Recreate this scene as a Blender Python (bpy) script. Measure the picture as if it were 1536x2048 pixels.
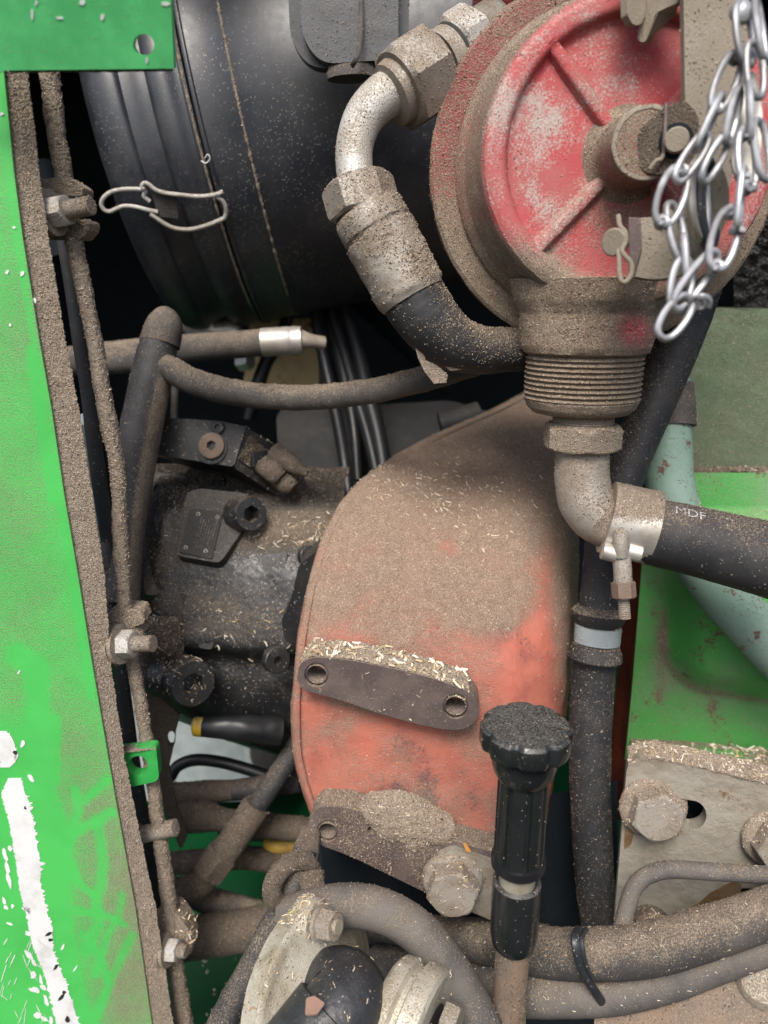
import bpy, bmesh, math, random
import numpy as np
from mathutils import Vector, Matrix, noise, geometry

for o in list(bpy.data.objects):
    bpy.data.objects.remove(o)
SC = bpy.context.scene
COL = SC.collection
rnd = random.Random(11)
NR = np.random.RandomState(5)

# ------------------------------------------------------------------ camera
F_PX = 1462.0
PITCH = math.radians(16.0)
EYE = Vector((0.0, 0.0, 1.35))
RT = Vector((1, 0, 0))
FW = Vector((0, math.cos(PITCH), -math.sin(PITCH)))
UP = Vector((0, math.sin(PITCH), math.cos(PITCH)))
cd = bpy.data.cameras.new("camera")
cam = bpy.data.objects.new("camera", cd)
COL.objects.link(cam)
cam.location = EYE
cam.rotation_euler = (math.radians(90) - PITCH, 0, 0)
cd.sensor_fit = 'VERTICAL'
cd.sensor_height = 36.0
cd.lens = 18.0 / (1024.0 / F_PX)
cd.clip_start = 0.01
cd.clip_end = 100
cd.dof.use_dof = True
cd.dof.focus_distance = 0.465
cd.dof.aperture_fstop = 5.6
SC.camera = cam

# ------------------------------------------------------------------ sky, sun, exposure
SUN_EL, SUN_AZ = math.radians(52), math.radians(192)     # soft light from above, behind the viewer
world = bpy.data.worlds.new("World")
SC.world = world
world.use_nodes = True
wn = world.node_tree.nodes
wl = world.node_tree.links
wn.clear()
sky = wn.new('ShaderNodeTexSky')
sky.sky_type = 'NISHITA'
sky.sun_disc = False
sky.sun_elevation = SUN_EL
sky.sun_rotation = SUN_AZ
sky.air_density = 1.0
sky.dust_density = 4.0
sky.ozone_density = 1.0
bg = wn.new('ShaderNodeBackground')
bg.inputs['Strength'].default_value = 0.115
wo = wn.new('ShaderNodeOutputWorld')
wl.new(sky.outputs[0], bg.inputs[0])
wl.new(bg.outputs[0], wo.inputs[0])
sd = bpy.data.lights.new("sun", 'SUN')
sd.energy = 2.3
sd.angle = math.radians(24)
sd.color = (1.0, 0.955, 0.89)
so = bpy.data.objects.new("sun", sd)
COL.objects.link(so)
sv = Vector((math.sin(SUN_AZ) * math.cos(SUN_EL), math.cos(SUN_AZ) * math.cos(SUN_EL), math.sin(SUN_EL)))
so.rotation_euler = sv.to_track_quat('Z', 'Y').to_euler()
SC.view_settings.view_transform = 'Standard'
SC.view_settings.look = 'None'
SC.view_settings.gamma = 1.0
SC.view_settings.exposure = 0.70

# ------------------------------------------------------------------ measuring helpers
def P(u, v, d):
    """A point of the place: sight line through photo position (u, v), at d metres along the view axis."""
    return EYE + (FW + RT * ((u - 768.0) / F_PX) - UP * ((v - 1024.0) / F_PX)) * d

def px(n, d):
    return n * d / F_PX

def vdepth(v, v0, d0):
    """depth of the upright line that passes height v0 at depth d0, where it passes height v"""
    t, y0 = (v - 1024.0) / F_PX, (v0 - 1024.0) / F_PX * d0
    h = (t * d0 - y0) / (math.cos(PITCH) - math.sin(PITCH) * t)
    return d0 + math.sin(PITCH) * h

class Plane:
    def __init__(self, a, b, c):
        self.o = P(*a)
        self.n = (P(*b) - self.o).cross(P(*c) - self.o).normalized()
        if self.n.dot(EYE - self.o) < 0:
            self.n = -self.n
    def at(self, u, v, off=0.0):
        r = FW + RT * ((u - 768.0) / F_PX) - UP * ((v - 1024.0) / F_PX)
        t = (self.o + self.n * off - EYE).dot(self.n) / r.dot(self.n)
        return EYE + r * t

# ------------------------------------------------------------------ materials
DUST_A, DUST_B, FLECK = (0.32, 0.257, 0.193), (0.108, 0.082, 0.06), (0.66, 0.55, 0.41)

def grime(name, col, col2=None, scale2=25.0, lo2=.42, hi2=.62, rough=.5, metal=0.0, dust=.1, up=.3, patch=.35, pscale=30.0,
          wear=None, wscale=40.0, wlo=.56, whi=.6, wfine=500.0, wamp=.25, soft=.28, fine=900.0, specks=0.0, bump=.5, grain=0.0, dcol=None, coat=0.0, spec=.4, sscale=480, bdist=.002, dmax=1.0):
    m = bpy.data.materials.new(name)
    m.use_nodes = True
    N, L = m.node_tree.nodes, m.node_tree.links
    N.clear()
    out = N.new('ShaderNodeOutputMaterial')
    bs = N.new('ShaderNodeBsdfPrincipled')
    L.new(bs.outputs[0], out.inputs[0])
    tc = N.new('ShaderNodeTexCoord')
    def tex(scale, detail=4, r=.55):
        t = N.new('ShaderNodeTexNoise')
        t.inputs['Scale'].default_value = scale
        t.inputs['Detail'].default_value = detail
        t.inputs['Roughness'].default_value = r
        L.new(tc.outputs['Object'], t.inputs['Vector'])
        return t.outputs['Fac']
    def step(x, a, b):
        t = N.new('ShaderNodeMapRange')
        t.interpolation_type = 'SMOOTHSTEP'
        t.inputs['From Min'].default_value = a
        t.inputs['From Max'].default_value = b
        L.new(x, t.inputs['Value'])
        return t.outputs[0]
    def mth(op, a, b, c=None):
        t = N.new('ShaderNodeMath')
        t.operation = op
        for i, x in enumerate((a, b, c)):
            if x is None:
                continue
            if isinstance(x, (int, float)):
                t.inputs[i].default_value = x
            else:
                L.new(x, t.inputs[i])
        return t.outputs[0]
    def mix(f, a, b):
        t = N.new('ShaderNodeMix')
        t.data_type = 'RGBA'
        for i, x in ((0, f), (6, a), (7, b)):
            if isinstance(x, tuple):
                t.inputs[i].default_value = x + (1,)
            elif isinstance(x, (int, float)):
                t.inputs[i].default_value = x
            else:
                L.new(x, t.inputs[i])
        return t.outputs[2]
    c = col
    if col2:
        c = mix(step(tex(scale2, 6, .6), lo2, hi2), col, col2)
    else:
        c = mix(step(tex(60, 5), .35, .7), tuple(x * .86 for x in col), tuple(min(1, x * 1.1) for x in col))
    met = metal
    if wear:
        att = N.new('ShaderNodeAttribute')
        att.attribute_name = 'wear'
        w = mth('ADD', tex(wscale, 8, .68), mth('MULTIPLY', mth('SUBTRACT', tex(wfine, 3, .6), .5), wamp))
        w = mth('ADD', w, mth('MULTIPLY', att.outputs['Fac'], .5))
        w = step(w, wlo, whi)
        c = mix(w, c, wear)
    # settled dust: more on faces that look up, in drifts, broken into grains
    geo = N.new('ShaderNodeNewGeometry')
    sep = N.new('ShaderNodeSeparateXYZ')
    L.new(geo.outputs['Normal'], sep.inputs[0])
    upf = step(sep.outputs[2], -.25, .95)
    da = N.new('ShaderNodeAttribute')
    da.attribute_name = 'dust'
    f1 = tex(fine, 3, .6)
    dm = mth('ADD', mth('MULTIPLY', upf, up), mth('ADD', da.outputs['Fac'], dust))
    dm = mth('ADD', dm, mth('MULTIPLY', mth('SUBTRACT', tex(pscale, 7, .62), .5), patch * 2))
    dm = mth('ADD', dm, mth('MULTIPLY', mth('SUBTRACT', f1, .5), 1.5))
    dmask = step(dm, .5 - soft, .5 + soft)
    f2 = tex(fine * 1.7, 2, .5)
    dc = mix(step(f2, .3, .68), dcol[1] if dcol else DUST_B, dcol[0] if dcol else DUST_A)
    dc = mix(mth('MULTIPLY', step(tex(fine * .8, 2, .5), .63, .72), .55), dc, FLECK)
    vv = N.new('ShaderNodeHueSaturation')
    L.new(dc, vv.inputs['Color'])
    L.new(mth('ADD', .62, mth('MULTIPLY', tex(150, 5, .65), .76)), vv.inputs['Value'])
    c = mix(mth('MULTIPLY', dmask, dmax), c, vv.outputs[0])
    if specks:
        vo = N.new('ShaderNodeTexVoronoi')
        vo.inputs['Scale'].default_value = sscale
        L.new(tc.outputs['Object'], vo.inputs['Vector'])
        sx = N.new('ShaderNodeSeparateColor')
        L.new(vo.outputs['Color'], sx.inputs[0])
        siz = mth('MULTIPLY', sx.outputs[0], .30)
        sp = mth('MULTIPLY', mth('LESS_THAN', vo.outputs['Distance'], siz), mth('LESS_THAN', sx.outputs[1], specks))
        sp = mth('MULTIPLY', sp, mth('ADD', .25, step(tex(14, 4), .4, .65)))
        c = mix(sp, c, (.34, .30, .25))
    L.new(c, bs.inputs['Base Color'])
    rr = mth('ADD', mth('MULTIPLY', dmask, .93 - rough), rough)
    rr = mth('ADD', rr, mth('MULTIPLY', mth('SUBTRACT', tex(130, 4), .5), .25))
    L.new(rr, bs.inputs['Roughness'])
    bs.inputs['Specular IOR Level'].default_value = spec
    if metal:
        L.new(mth('MULTIPLY', mth('SUBTRACT', 1.0, dmask), metal), bs.inputs['Metallic'])
    if coat:
        bs.inputs['Coat Weight'].default_value = coat
        bs.inputs['Coat Roughness'].default_value = .15
    h = mth('ADD', mth('MULTIPLY', mth('MULTIPLY', dmask, f2), 1.0), mth('MULTIPLY', tex(70, 4), .35 + grain))
    b = N.new('ShaderNodeBump')
    b.inputs['Strength'].default_value = bump
    b.inputs['Distance'].default_value = bdist
    L.new(h, b.inputs['Height'])
    L.new(b.outputs[0], bs.inputs['Normal'])
    return m

def tinted(name, rough=.8):
    m = bpy.data.materials.new(name)
    m.use_nodes = True
    bs = m.node_tree.nodes['Principled BSDF']
    a = m.node_tree.nodes.new('ShaderNodeVertexColor')
    a.layer_name = 'tint'
    m.node_tree.links.new(a.outputs[0], bs.inputs['Base Color'])
    bs.inputs['Roughness'].default_value = rough
    return m

MT = dict(
    post=grime('post_green_paint', (.078, .49, .105), (.066, .42, .09), 9, rough=.34, dust=.12, up=.1, patch=.34, pscale=16, fine=1000, soft=.30, bump=.3),
    plate=grime('plate_green_paint', (.10, .52, .18), rough=.3, dust=.14, up=.1, patch=.1, fine=500, bump=.15),
    tab=grime('tab_green_paint', (.035, .34, .07), rough=.4, dust=.12, up=.12, patch=.3, wear=(.2, .2, .19), wlo=.62, whi=.66),
    redf=grime('filter_red_paint', (.43, .06, .068), (.40, .10, .10), 30, rough=.55, dust=.13, up=.2, patch=.34, pscale=22, soft=.42,
               wear=(.44, .38, .345), wscale=22, wlo=.50, whi=.74, wfine=800, wamp=.6, fine=900),
    red_dark=grime('filter_red_dusty', (.26, .035, .038), rough=.5, dust=.42, up=.35, patch=.45, pscale=22),
    redh=grime('housing_red_paint', (.43, .135, .092), (.31, .095, .07), 34, .42, .68, rough=.55, dust=.10, up=.42, patch=.42, pscale=22, soft=.40,
               wear=(.15, .062, .062), wscale=34, wlo=.64, whi=.80, wfine=420, wamp=.5, fine=950, dmax=.90, grain=.5),
    purple=grime('bare_iron', (.105, .08, .076), (.15, .118, .105), 40, rough=.55, metal=.2, dust=.10, up=.5, patch=.30, pscale=60, fine=700, specks=.7, sscale=600),
    greene=grime('engine_green_paint', (.07, .34, .075), (.15, .33, .14), 16, .45, .7, rough=.34, dust=.10, up=.25, patch=.40, pscale=22, soft=.42,
                 wear=(.12, .075, .04), wscale=45, wlo=.58, whi=.68, wamp=.5),
    greend=grime('engine_green_dusty', (.08, .14, .075), rough=.6, dust=.42, up=.12, patch=.3, pscale=22, soft=.4, dcol=((.24, .23, .17), (.11, .11, .075))),
    teal=grime('teal_paint', (.19, .30, .24), (.22, .32, .27), 18, rough=.5, dust=.12, up=.2, patch=.3, pscale=30,
               wear=(.13, .075, .055), wscale=60, wlo=.60, whi=.65),
    blackp=grime('black_plastic', (.016, .019, .024), (.026, .029, .034), 30, rough=.42, dust=-.14, up=.14, patch=.28, pscale=18, specks=.45, bump=.25, spec=.6),
    canister=grime('canister_plastic', (.017, .02, .027), (.032, .035, .042), 22, rough=.44, dust=-.06, up=.12, patch=.50, pscale=11, specks=.75, sscale=620, bump=.25, spec=.8),
    bowl=grime('bowl_plastic', (.045, .048, .053), (.035, .035, .036), 20, rough=.38, dust=.05, up=.25, patch=.4, pscale=16, soft=.4, spec=.8),
    elbow=grime('elbow_rubber', (.018, .019, .022), (.03, .031, .034), 60, rough=.5, dust=-.06, up=.16, patch=.3, pscale=40, specks=.25, bump=.9, spec=.6, grain=.6),
    capb=grime('cap_plastic', (.016, .018, .019), rough=.24, dust=-.30, up=.80, patch=.12, pscale=30, specks=.25, bump=.06, bdist=.0007, spec=.5, dcol=((.115, .108, .097), (.065, .061, .055))),
    rubber=grime('black_rubber', (.022, .023, .026), (.035, .035, .037), 40, rough=.6, dust=.02, up=.42, patch=.3, pscale=35, specks=.35),
    rubberd=grime('dusty_rubber', (.045, .043, .042), (.075, .07, .064), 30, rough=.7, dust=.16, up=.38, patch=.45, pscale=35),
    rubberg=grime('grey_rubber', (.125, .112, .10), (.065, .064, .064), 16, .40, .62, rough=.7, dust=.14, up=.25, patch=.42, pscale=45, bump=.5),
    cable=grime('black_cable', (.012, .013, .015), rough=.4, dust=-.1, up=.12, patch=.2, bump=.2),
    dust=grime('caked_dust', (.24, .20, .16), (.29, .245, .20), 40, rough=.9, dust=.8, up=.3, patch=.1, bump=.8, dcol=((.40, .335, .265), (.17, .135, .102))),
    dustd=grime('dark_caked_dust', (.09, .07, .055), (.12, .095, .075), 40, rough=.9, dust=.7, up=.2, patch=.2, bump=.9, dcol=((.19, .15, .115), (.075, .058, .045))),
    steel=grime('zinc_steel', (.56, .55, .52), (.42, .39, .34), 40, rough=.55, metal=.35, dust=.22, up=.25, patch=.45, pscale=50, soft=.38),
    steeld=grime('dusty_steel', (.35, .32, .28), (.27, .225, .18), 40, rough=.55, metal=.3, dust=.22, up=.35, patch=.35, pscale=40),
    chrome=grime('bright_steel', (.62, .60, .56), (.48, .44, .38), 50, rough=.42, metal=.65, dust=.0, up=.22, patch=.25, bump=.2),
    chain=grime('galvanised_wire', (.40, .41, .43), (.23, .23, .235), 60, rough=.42, metal=.5, dust=-.3, up=.1, patch=.15, bump=.1),
    alu=grime('cast_aluminium', (.48, .45, .37), (.33, .295, .215), 34, rough=.5, metal=.4, dust=.05, up=.28, patch=.35, pscale=35, grain=.6),
    tan=grime('bare_plate_steel', (.35, .325, .275), (.25, .21, .155), 20, .40, .66, rough=.55, metal=.2, dust=.04, up=.25, patch=.42, pscale=34, soft=.4, grain=1.2, bump=.8,
              wear=(.20, .10, .045), wscale=24, wlo=.58, whi=.68, wamp=.4),
    strap=grime('dusty_strap', (.25, .215, .165), (.29, .25, .20), 30, rough=.8, dust=.25, up=.2, patch=.15, dcol=((.33, .285, .225), (.24, .2, .155))),
    cast=grime('black_cast_iron', (.014, .015, .017), (.024, .024, .024), 40, rough=.42, dust=-.12, up=.5, patch=.40, pscale=26, specks=.5, spec=.6,
               dcol=((.19, .148, .105), (.06, .047, .035))),
    rust=grime('rust_red_paint', (.26, .05, .025), (.16, .03, .02), 30, rough=.55, dust=-.1, up=.1, patch=.3),
    rusty=grime('rusty_casting', (.20, .14, .10), (.14, .12, .10), 25, rough=.7, dust=.16, up=.3, patch=.3),
    brown=grime('brown_nut', (.17, .12, .092), rough=.6, dust=.16, up=.3, patch=.3),
    white=grime('white_primer', (.70, .71, .71), (.52, .52, .51), 45, .45, .72, rough=.5, dust=-.28, up=.05, patch=.22, pscale=60, bump=.25),
    panelw=grime('pale_tank', (.27, .31, .32), rough=.55, dust=-.25, up=.05, patch=.15, bump=.1),
    dgreen=grime('dark_green_floor', (.003, .06, .018), (.003, .045, .014), 10, rough=.45, dust=-.32, up=.12, patch=.4, pscale=14),
    yellow=grime('yellow_paint', (.48, .31, .02), rough=.5, dust=.30, up=.2, patch=.7, pscale=60),
    ochre=grime('ochre_casting', (.60, .44, .24), (.48, .34, .18), 20, rough=.6, dust=-.1, up=.1, patch=.2, wear=(.05, .04, .03), wscale=70, wlo=.58, whi=.64),
    greyb=grime('dark_grey_casting', (.02, .02, .021), (.032, .031, .029), 14, rough=.65, dust=-.05, up=.4, patch=.3, pscale=14,
                dcol=((.10, .088, .07), (.05, .043, .035))),
    dark=grime('shade_black', (.009, .013, .017), rough=.8, dust=-.45, up=.12, patch=.25, bump=.2, spec=.2),  # bluish near-black that stands in for the darkness inside the bay
    print_=grime('faded_print', (.50, .52, .55), rough=.7, dust=.30, up=.1, patch=.5, pscale=90),
    flake=tinted('straw'),
    crumb=tinted('dust_grain', .95),
    stain=grime('oily_rust_stain', (.15, .09, .045), (.24, .17, .10), 40, .4, .6, rough=.4, dust=.0, up=.2, patch=.5, pscale=60, soft=.4),
    peel=grime('peeled_primer', (.28, .17, .13), rough=.7, dust=-.1, up=.1, patch=.2),
    orange=grime('orange_paint_chip', (.50, .24, .06), rough=.6, dust=-.3, up=.0, patch=.2),
)
# ------------------------------------------------------------------ mesh helpers
class M:
    def __init__(s):
        s.v, s.f, s.a, s.w, s.n = [], [], [], [], 0
    def add(s, v, f, dust=None, wear=None):
        v = np.asarray(v, float)
        s.v.append(v)
        s.f += [tuple(i + s.n for i in q) for q in f]
        s.a.append(np.zeros(len(v)) if dust is None else np.asarray(dust, float))
        s.w.append(np.zeros(len(v)) if wear is None else np.asarray(wear, float))
        s.n += len(v)
        return s

LOC = {}
DUSTY = []      # (object, world verts, triangles, grains per cm2, grain size, own minimum of the up-facing weight)

def setp(o, label=None, cat=None, group=None, kind=None):
    for k, x in (('label', label), ('category', cat), ('group', group), ('kind', kind)):
        if x:
            o[k] = x
    return o

def thing(name, label, cat, loc, group=None):
    o = bpy.data.objects.new(name, None)
    COL.objects.link(o)
    o.empty_display_size = .01
    o.location = loc
    LOC[o.name] = Vector(loc)
    return setp(o, label, cat, group)

def build(name, m, mat, parent=None, label=None, cat=None, group=None, kind=None, sharp=35, bevel=0.0, grains=0.0, gsize=.00055, gmin=.12, tint=None):
    V = np.concatenate(m.v) if m.v else np.zeros((0, 3))
    if parent is not None:
        loc = LOC[parent.name]
    else:
        c = V.mean(0)
        loc = Vector((c[0], c[1], V[:, 2].min()))
    me = bpy.data.meshes.new(name)
    me.from_pydata((V - np.array(loc)).tolist(), [], m.f)
    a, w = np.concatenate(m.a), np.concatenate(m.w)
    if a.any():
        me.attributes.new('dust', 'FLOAT', 'POINT').data.foreach_set('value', a)
    if w.any():
        me.attributes.new('wear', 'FLOAT', 'POINT').data.foreach_set('value', w)
    if tint is not None:
        me.color_attributes.new('tint', 'FLOAT_COLOR', 'POINT').data.foreach_set('color', np.asarray(tint, float).ravel())
    me.materials.append(mat)
    if sharp and not bevel:
        me.shade_smooth()
        me.set_sharp_from_angle(angle=math.radians(sharp))
    o = bpy.data.objects.new(name, me)
    COL.objects.link(o)
    if parent is not None:
        o.parent = parent
        LOC[o.name] = loc
    else:
        o.location = loc
        LOC[o.name] = Vector(loc)
    if bevel:
        b = o.modifiers.new('bevel', 'BEVEL')
        b.width = bevel
        b.segments = 2
        b.limit_method = 'ANGLE'
        b.angle_limit = math.radians(40)
        b.harden_normals = True
    if grains:
        tri = []
        for q in m.f:
            for k in range(1, len(q) - 1):
                tri.append((q[0], q[k], q[k + 1]))
        DUSTY.append((o, V, np.array(tri), grains, gsize, gmin))
    return setp(o, label, cat, group, kind)

def cat_(p, n):
    """Catmull-Rom through rows of p, n samples per span"""
    p = np.asarray(p, float)
    q = np.vstack([2 * p[0] - p[1], p, 2 * p[-1] - p[-2]])
    out = []
    for i in range(len(p) - 1):
        a, b, c, d = q[i:i + 4]
        k = n[i] if hasattr(n, '__len__') else n
        for t in np.arange(k) / k:
            out.append(.5 * (2 * b + (c - a) * t + (2 * a - 5 * b + 4 * c - d) * t * t + (3 * b - a - 3 * c + d) * t ** 3))
    out.append(p[-1])
    return np.array(out)

def path(pts):
    """(u, v, depth, radius in photo units) -> x, y, z, radius in metres"""
    return np.array([list(P(u, v, d)) + [px(r, d)] for u, v, d, r in pts])

def lumps(V, amp, scale):
    return np.array([noise.noise(Vector(p) * scale) for p in V]) * amp

def tube(m, pts, n=20, step=.0015, jit=0.0, caps=True, rf=None, lump=0.0, lscale=90, raw=False, closed=False, flat=1.0):
    p = np.asarray(pts, float) if raw else path(pts)
    if closed:
        p = np.vstack([p, p[:1]])
    seg = np.linalg.norm(np.diff(p[:, :3], axis=0), axis=1)
    q = cat_(p, [max(2, int(s / step)) for s in seg])
    if closed:
        q = q[:-1]
    X, R = q[:, :3], q[:, 3]
    T = (np.roll(X, -1, 0) - np.roll(X, 1, 0)) if closed else np.gradient(X, axis=0)
    T /= np.linalg.norm(T, axis=1)[:, None] + 1e-12
    ref = np.array(FW) if abs(np.dot(T[0], FW)) < .9 else np.array(UP)
    S = np.concatenate([[0], np.cumsum(np.linalg.norm(np.diff(X, axis=0), axis=1))])
    th = np.arange(n) / n * 2 * math.pi
    V = []
    u = ref - T[0] * ref.dot(T[0])
    for i in range(len(X)):
        u = u - T[i] * u.dot(T[i])
        u /= np.linalg.norm(u)
        w = np.cross(T[i], u)
        r = R[i] * (rf(S[i], th) if rf else 1.0)
        V.append(X[i] + (np.cos(th) * r * flat)[:, None] * u + (np.sin(th) * r)[:, None] * w)
    V = np.array(V)
    Nn = V - X[:, None, :]
    Nn /= np.linalg.norm(Nn, axis=2)[:, :, None] + 1e-9
    if jit:
        g = .35 + .65 * np.clip(Nn[:, :, 2] * .8 + .4, 0, 1)
        V = V + Nn * (NR.randn(*V.shape[:2]) * jit * g)[:, :, None]
    if lump:
        k = V.reshape(-1, 3)
        V = V + Nn * lumps(k, lump, lscale).reshape(V.shape[:2])[:, :, None]
    L = len(X)
    f = [(i * n + j, i * n + (j + 1) % n, ((i + 1) % L) * n + (j + 1) % n, ((i + 1) % L) * n + j) for i in range(L if closed else L - 1) for j in range(n)]
    V = V.reshape(-1, 3)
    if caps and not closed:
        f += [tuple(range(n))[::-1], tuple((L - 1) * n + j for j in range(n))]
    m.add(V, f)
    return m

def hexr(a, cone=None):
    """hexagon of across-flats radius a; cone(x) trims the corners"""
    def rf(th, x, r):
        k = r / np.cos((th % (math.pi / 3)) - math.pi / 6)
        return k
    return rf

def lathe(m, A, B, prof, n=48, rf=None, jit=0.0, ref=None, sub=0.0, lump=0.0, caps=True):
    """turn a profile [(x along A->B in m, radius in m)] about the axis from A towards B"""
    A, B = Vector(A), Vector(B)
    t = (B - A).normalized()
    r0 = Vector(ref) if ref is not None else (UP if abs(t.dot(UP)) < .85 else RT)
    u = (r0 - t * r0.dot(t)).normalized()
    w = t.cross(u)
    pr = list(prof)
    if sub:
        q = [pr[0]]
        for a, b in zip(pr, pr[1:]):
            k = max(1, int(math.hypot(b[0] - a[0], b[1] - a[1]) / sub))
            q += [(a[0] + (b[0] - a[0]) * i / k, a[1] + (b[1] - a[1]) * i / k) for i in range(1, k + 1)]
        pr = q
    th = np.arange(n) / n * 2 * math.pi
    A_, t_, u_, w_ = (np.array(x) for x in (A, t, u, w))
    V = []
    for x, r in pr:
        rr = rf(th, x, r) if rf else np.full(n, r)
        V.append(A_ + t_ * x + np.outer(np.cos(th) * rr, u_) + np.outer(np.sin(th) * rr, w_))
    V = np.array(V)
    if jit or lump:
        c = A_ + np.array([x for x, _ in pr])[:, None] * t_
        Nn = V - c[:, None, :]
        Nn /= np.linalg.norm(Nn, axis=2)[:, :, None] + 1e-9
        d = NR.randn(*V.shape[:2]) * jit * (.4 + .6 * np.clip(Nn[:, :, 2] * .8 + .4, 0, 1))
        if lump:
            d = d + lumps(V.reshape(-1, 3), lump, 110).reshape(V.shape[:2])
        V = V + Nn * d[:, :, None]
    L = len(pr)
    f = [(i * n + j, i * n + (j + 1) % n, (i + 1) * n + (j + 1) % n, (i + 1) * n + j) for i in range(L - 1) for j in range(n)]
    if caps and pr[0][1] > 1e-9:
        f.append(tuple(range(n))[::-1])
    if caps and pr[-1][1] > 1e-9:
        f.append(tuple((L - 1) * n + j for j in range(n)))
    m.add(V.reshape(-1, 3), f)
    return m

def hexhead(m, A, t, af, h, ch=.18, ref=None, both=False):
    """hex nut or bolt head: across-flats radius af, height h, corners chamfered at the far end"""
    A = Vector(A)
    R = af / math.cos(math.pi / 6)
    def rf(th, x, r):
        k = af / np.cos((th % (math.pi / 3)) - math.pi / 6)
        lim = af * .97 + (h - x) * 1.7
        if both:
            lim = min(lim, af * .97 + x * 1.7)
        return np.minimum(k, lim) * r
    xs = [0, h * .08, h * .16, h * .5, h * .84, h * .92, h]
    lathe(m, A, A + Vector(t), [(x, 1.0) for x in xs], 60, rf, ref=ref)
    return m

def threads(x0, x1, r, pitch, depth):
    p, x = [], x0
    while x < x1:
        p += [(x, r - depth), (x + pitch * .5, r)]
        x += pitch
    return p + [(x1, r - depth)]

def rounded(poly, rad, k=5):
    out = []
    n = len(poly)
    for i in range(n):
        a, b, c = (np.array(poly[j % n], float) for j in (i - 1, i, i + 1))
        r = rad[i] if hasattr(rad, '__len__') else rad
        u, w = (a - b), (c - b)
        lu, lw = np.linalg.norm(u), np.linalg.norm(w)
        r = min(r, lu * .48, lw * .48)
        if r < .5:
            out.append(tuple(b))
            continue
        p0, p1 = b + u / lu * r, b + w / lw * r
        for t in np.linspace(0, 1, k):
            out.append(tuple((1 - t) ** 2 * p0 + 2 * t * (1 - t) * b + t * t * p1))
    return out

def circ(u, v, r, n=24, ry=None):
    ry = ry or r
    return [(u + r * math.cos(i / n * 2 * math.pi), v + ry * math.sin(i / n * 2 * math.pi)) for i in range(n)]

def plate(m, pl, outer, thick, holes=(), off=0.0, both=True):
    """flat plate on a plane, outline and holes given where the photo shows them; the thickness goes away from the viewer"""
    loops = [list(outer)] + [list(h) for h in holes]
    pts = [[pl.at(u, v, off) for u, v in lp] for lp in loops]
    flat2 = []
    ax = (pts[0][1] - pts[0][0]).normalized()
    ay = pl.n.cross(ax)
    o0 = pts[0][0]
    for lp in pts:
        flat2.append([Vector(((p - o0).dot(ax), (p - o0).dot(ay), 0)) for p in lp])
    tris = geometry.tessellate_polygon(flat2)
    top = [p for lp in pts for p in lp]
    bot = [p - pl.n * thick for p in top]
    n = len(top)
    f = []
    for t in tris:
        a, b, c = (top[i] for i in t)
        if (b - a).cross(c - a).dot(pl.n) < 0:
            t = t[::-1]
        f.append(tuple(t))
        f.append(tuple(i + n for i in t[::-1]))
    k = 0
    for li, lp in enumerate(pts):
        L = len(lp)
        area = sum(a.x * b.y - a.y * b.x for a, b in zip(flat2[li], flat2[li][1:] + flat2[li][:1]))
        for i in range(L):
            j = (i + 1) % L
            q = (k + i, k + i + n, k + j + n, k + j)
            f.append(q if (area > 0) == (li == 0) else q[::-1])
        k += L
    m.add([list(p) for p in top + bot], f)
    return m

def grid(m, rows, nu, nv, jit=0.0, lump=0.0, lscale=60, dust=None, wear=None, close=False, bulge=None):
    """smooth sheet through rows of world points; dust/wear(x) get the photo position of each vertex"""
    A = np.array([[list(p) for p in r] for r in rows], float)
    B = np.array([cat_(r, nu) for r in A])
    Cc = np.array([cat_(B[:, j], nv) for j in range(B.shape[1])]).transpose(1, 0, 2)
    h, w = Cc.shape[:2]
    gu, gv = np.gradient(Cc, axis=1), np.gradient(Cc, axis=0)
    nn = np.cross(gu, gv)
    nn /= np.linalg.norm(nn, axis=2)[:, :, None] + 1e-12
    tow = np.array(EYE) - Cc
    turned = (np.cross(gv, gu) * tow).sum() < 0
    if (nn * tow).sum() < 0:
        nn = -nn
    if bulge is not None:
        uv = project(Cc.reshape(-1, 3)).reshape(h, w, 2)
        Cc = Cc + nn * bulge(uv[:, :, 0], uv[:, :, 1])[:, :, None]
    if jit:
        Cc = Cc + nn * (NR.randn(h, w) * jit)[:, :, None]
    if lump:
        Cc = Cc + nn * lumps(Cc.reshape(-1, 3), lump, lscale).reshape(h, w)[:, :, None]
    V = Cc.reshape(-1, 3)
    f = [(i * w + j, (i + 1) * w + j, (i + 1) * w + j + 1, i * w + j + 1) for i in range(h - 1) for j in range(w - 1)]
    if turned:
        f = [q[::-1] for q in f]
    d = wr = None
    if dust or wear:
        uv = project(V)
        d = dust(uv[:, 0], uv[:, 1]) if dust else None
        wr = wear(uv[:, 0], uv[:, 1]) if wear else None
    m.add(V, f, d, wr)
    return m

def project(V):
    q = np.asarray(V) - np.array(EYE)
    z = q @ np.array(FW)
    return np.stack([768 + F_PX * (q @ np.array(RT)) / z, 1024 - F_PX * (q @ np.array(UP)) / z], 1)

def segdist(u, v, line):
    d = np.full(np.shape(u), 1e9)
    for (x0, y0), (x1, y1) in zip(line, line[1:]):
        dx, dy = x1 - x0, y1 - y0
        t = np.clip(((u - x0) * dx + (v - y0) * dy) / (dx * dx + dy * dy + 1e-9), 0, 1)
        d = np.minimum(d, np.hypot(u - x0 - t * dx, v - y0 - t * dy))
    return d

def blob(u, v, cu, cv, ru, rv):
    return np.exp(-(((u - cu) / ru) ** 2 + ((v - cv) / rv) ** 2))

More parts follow.
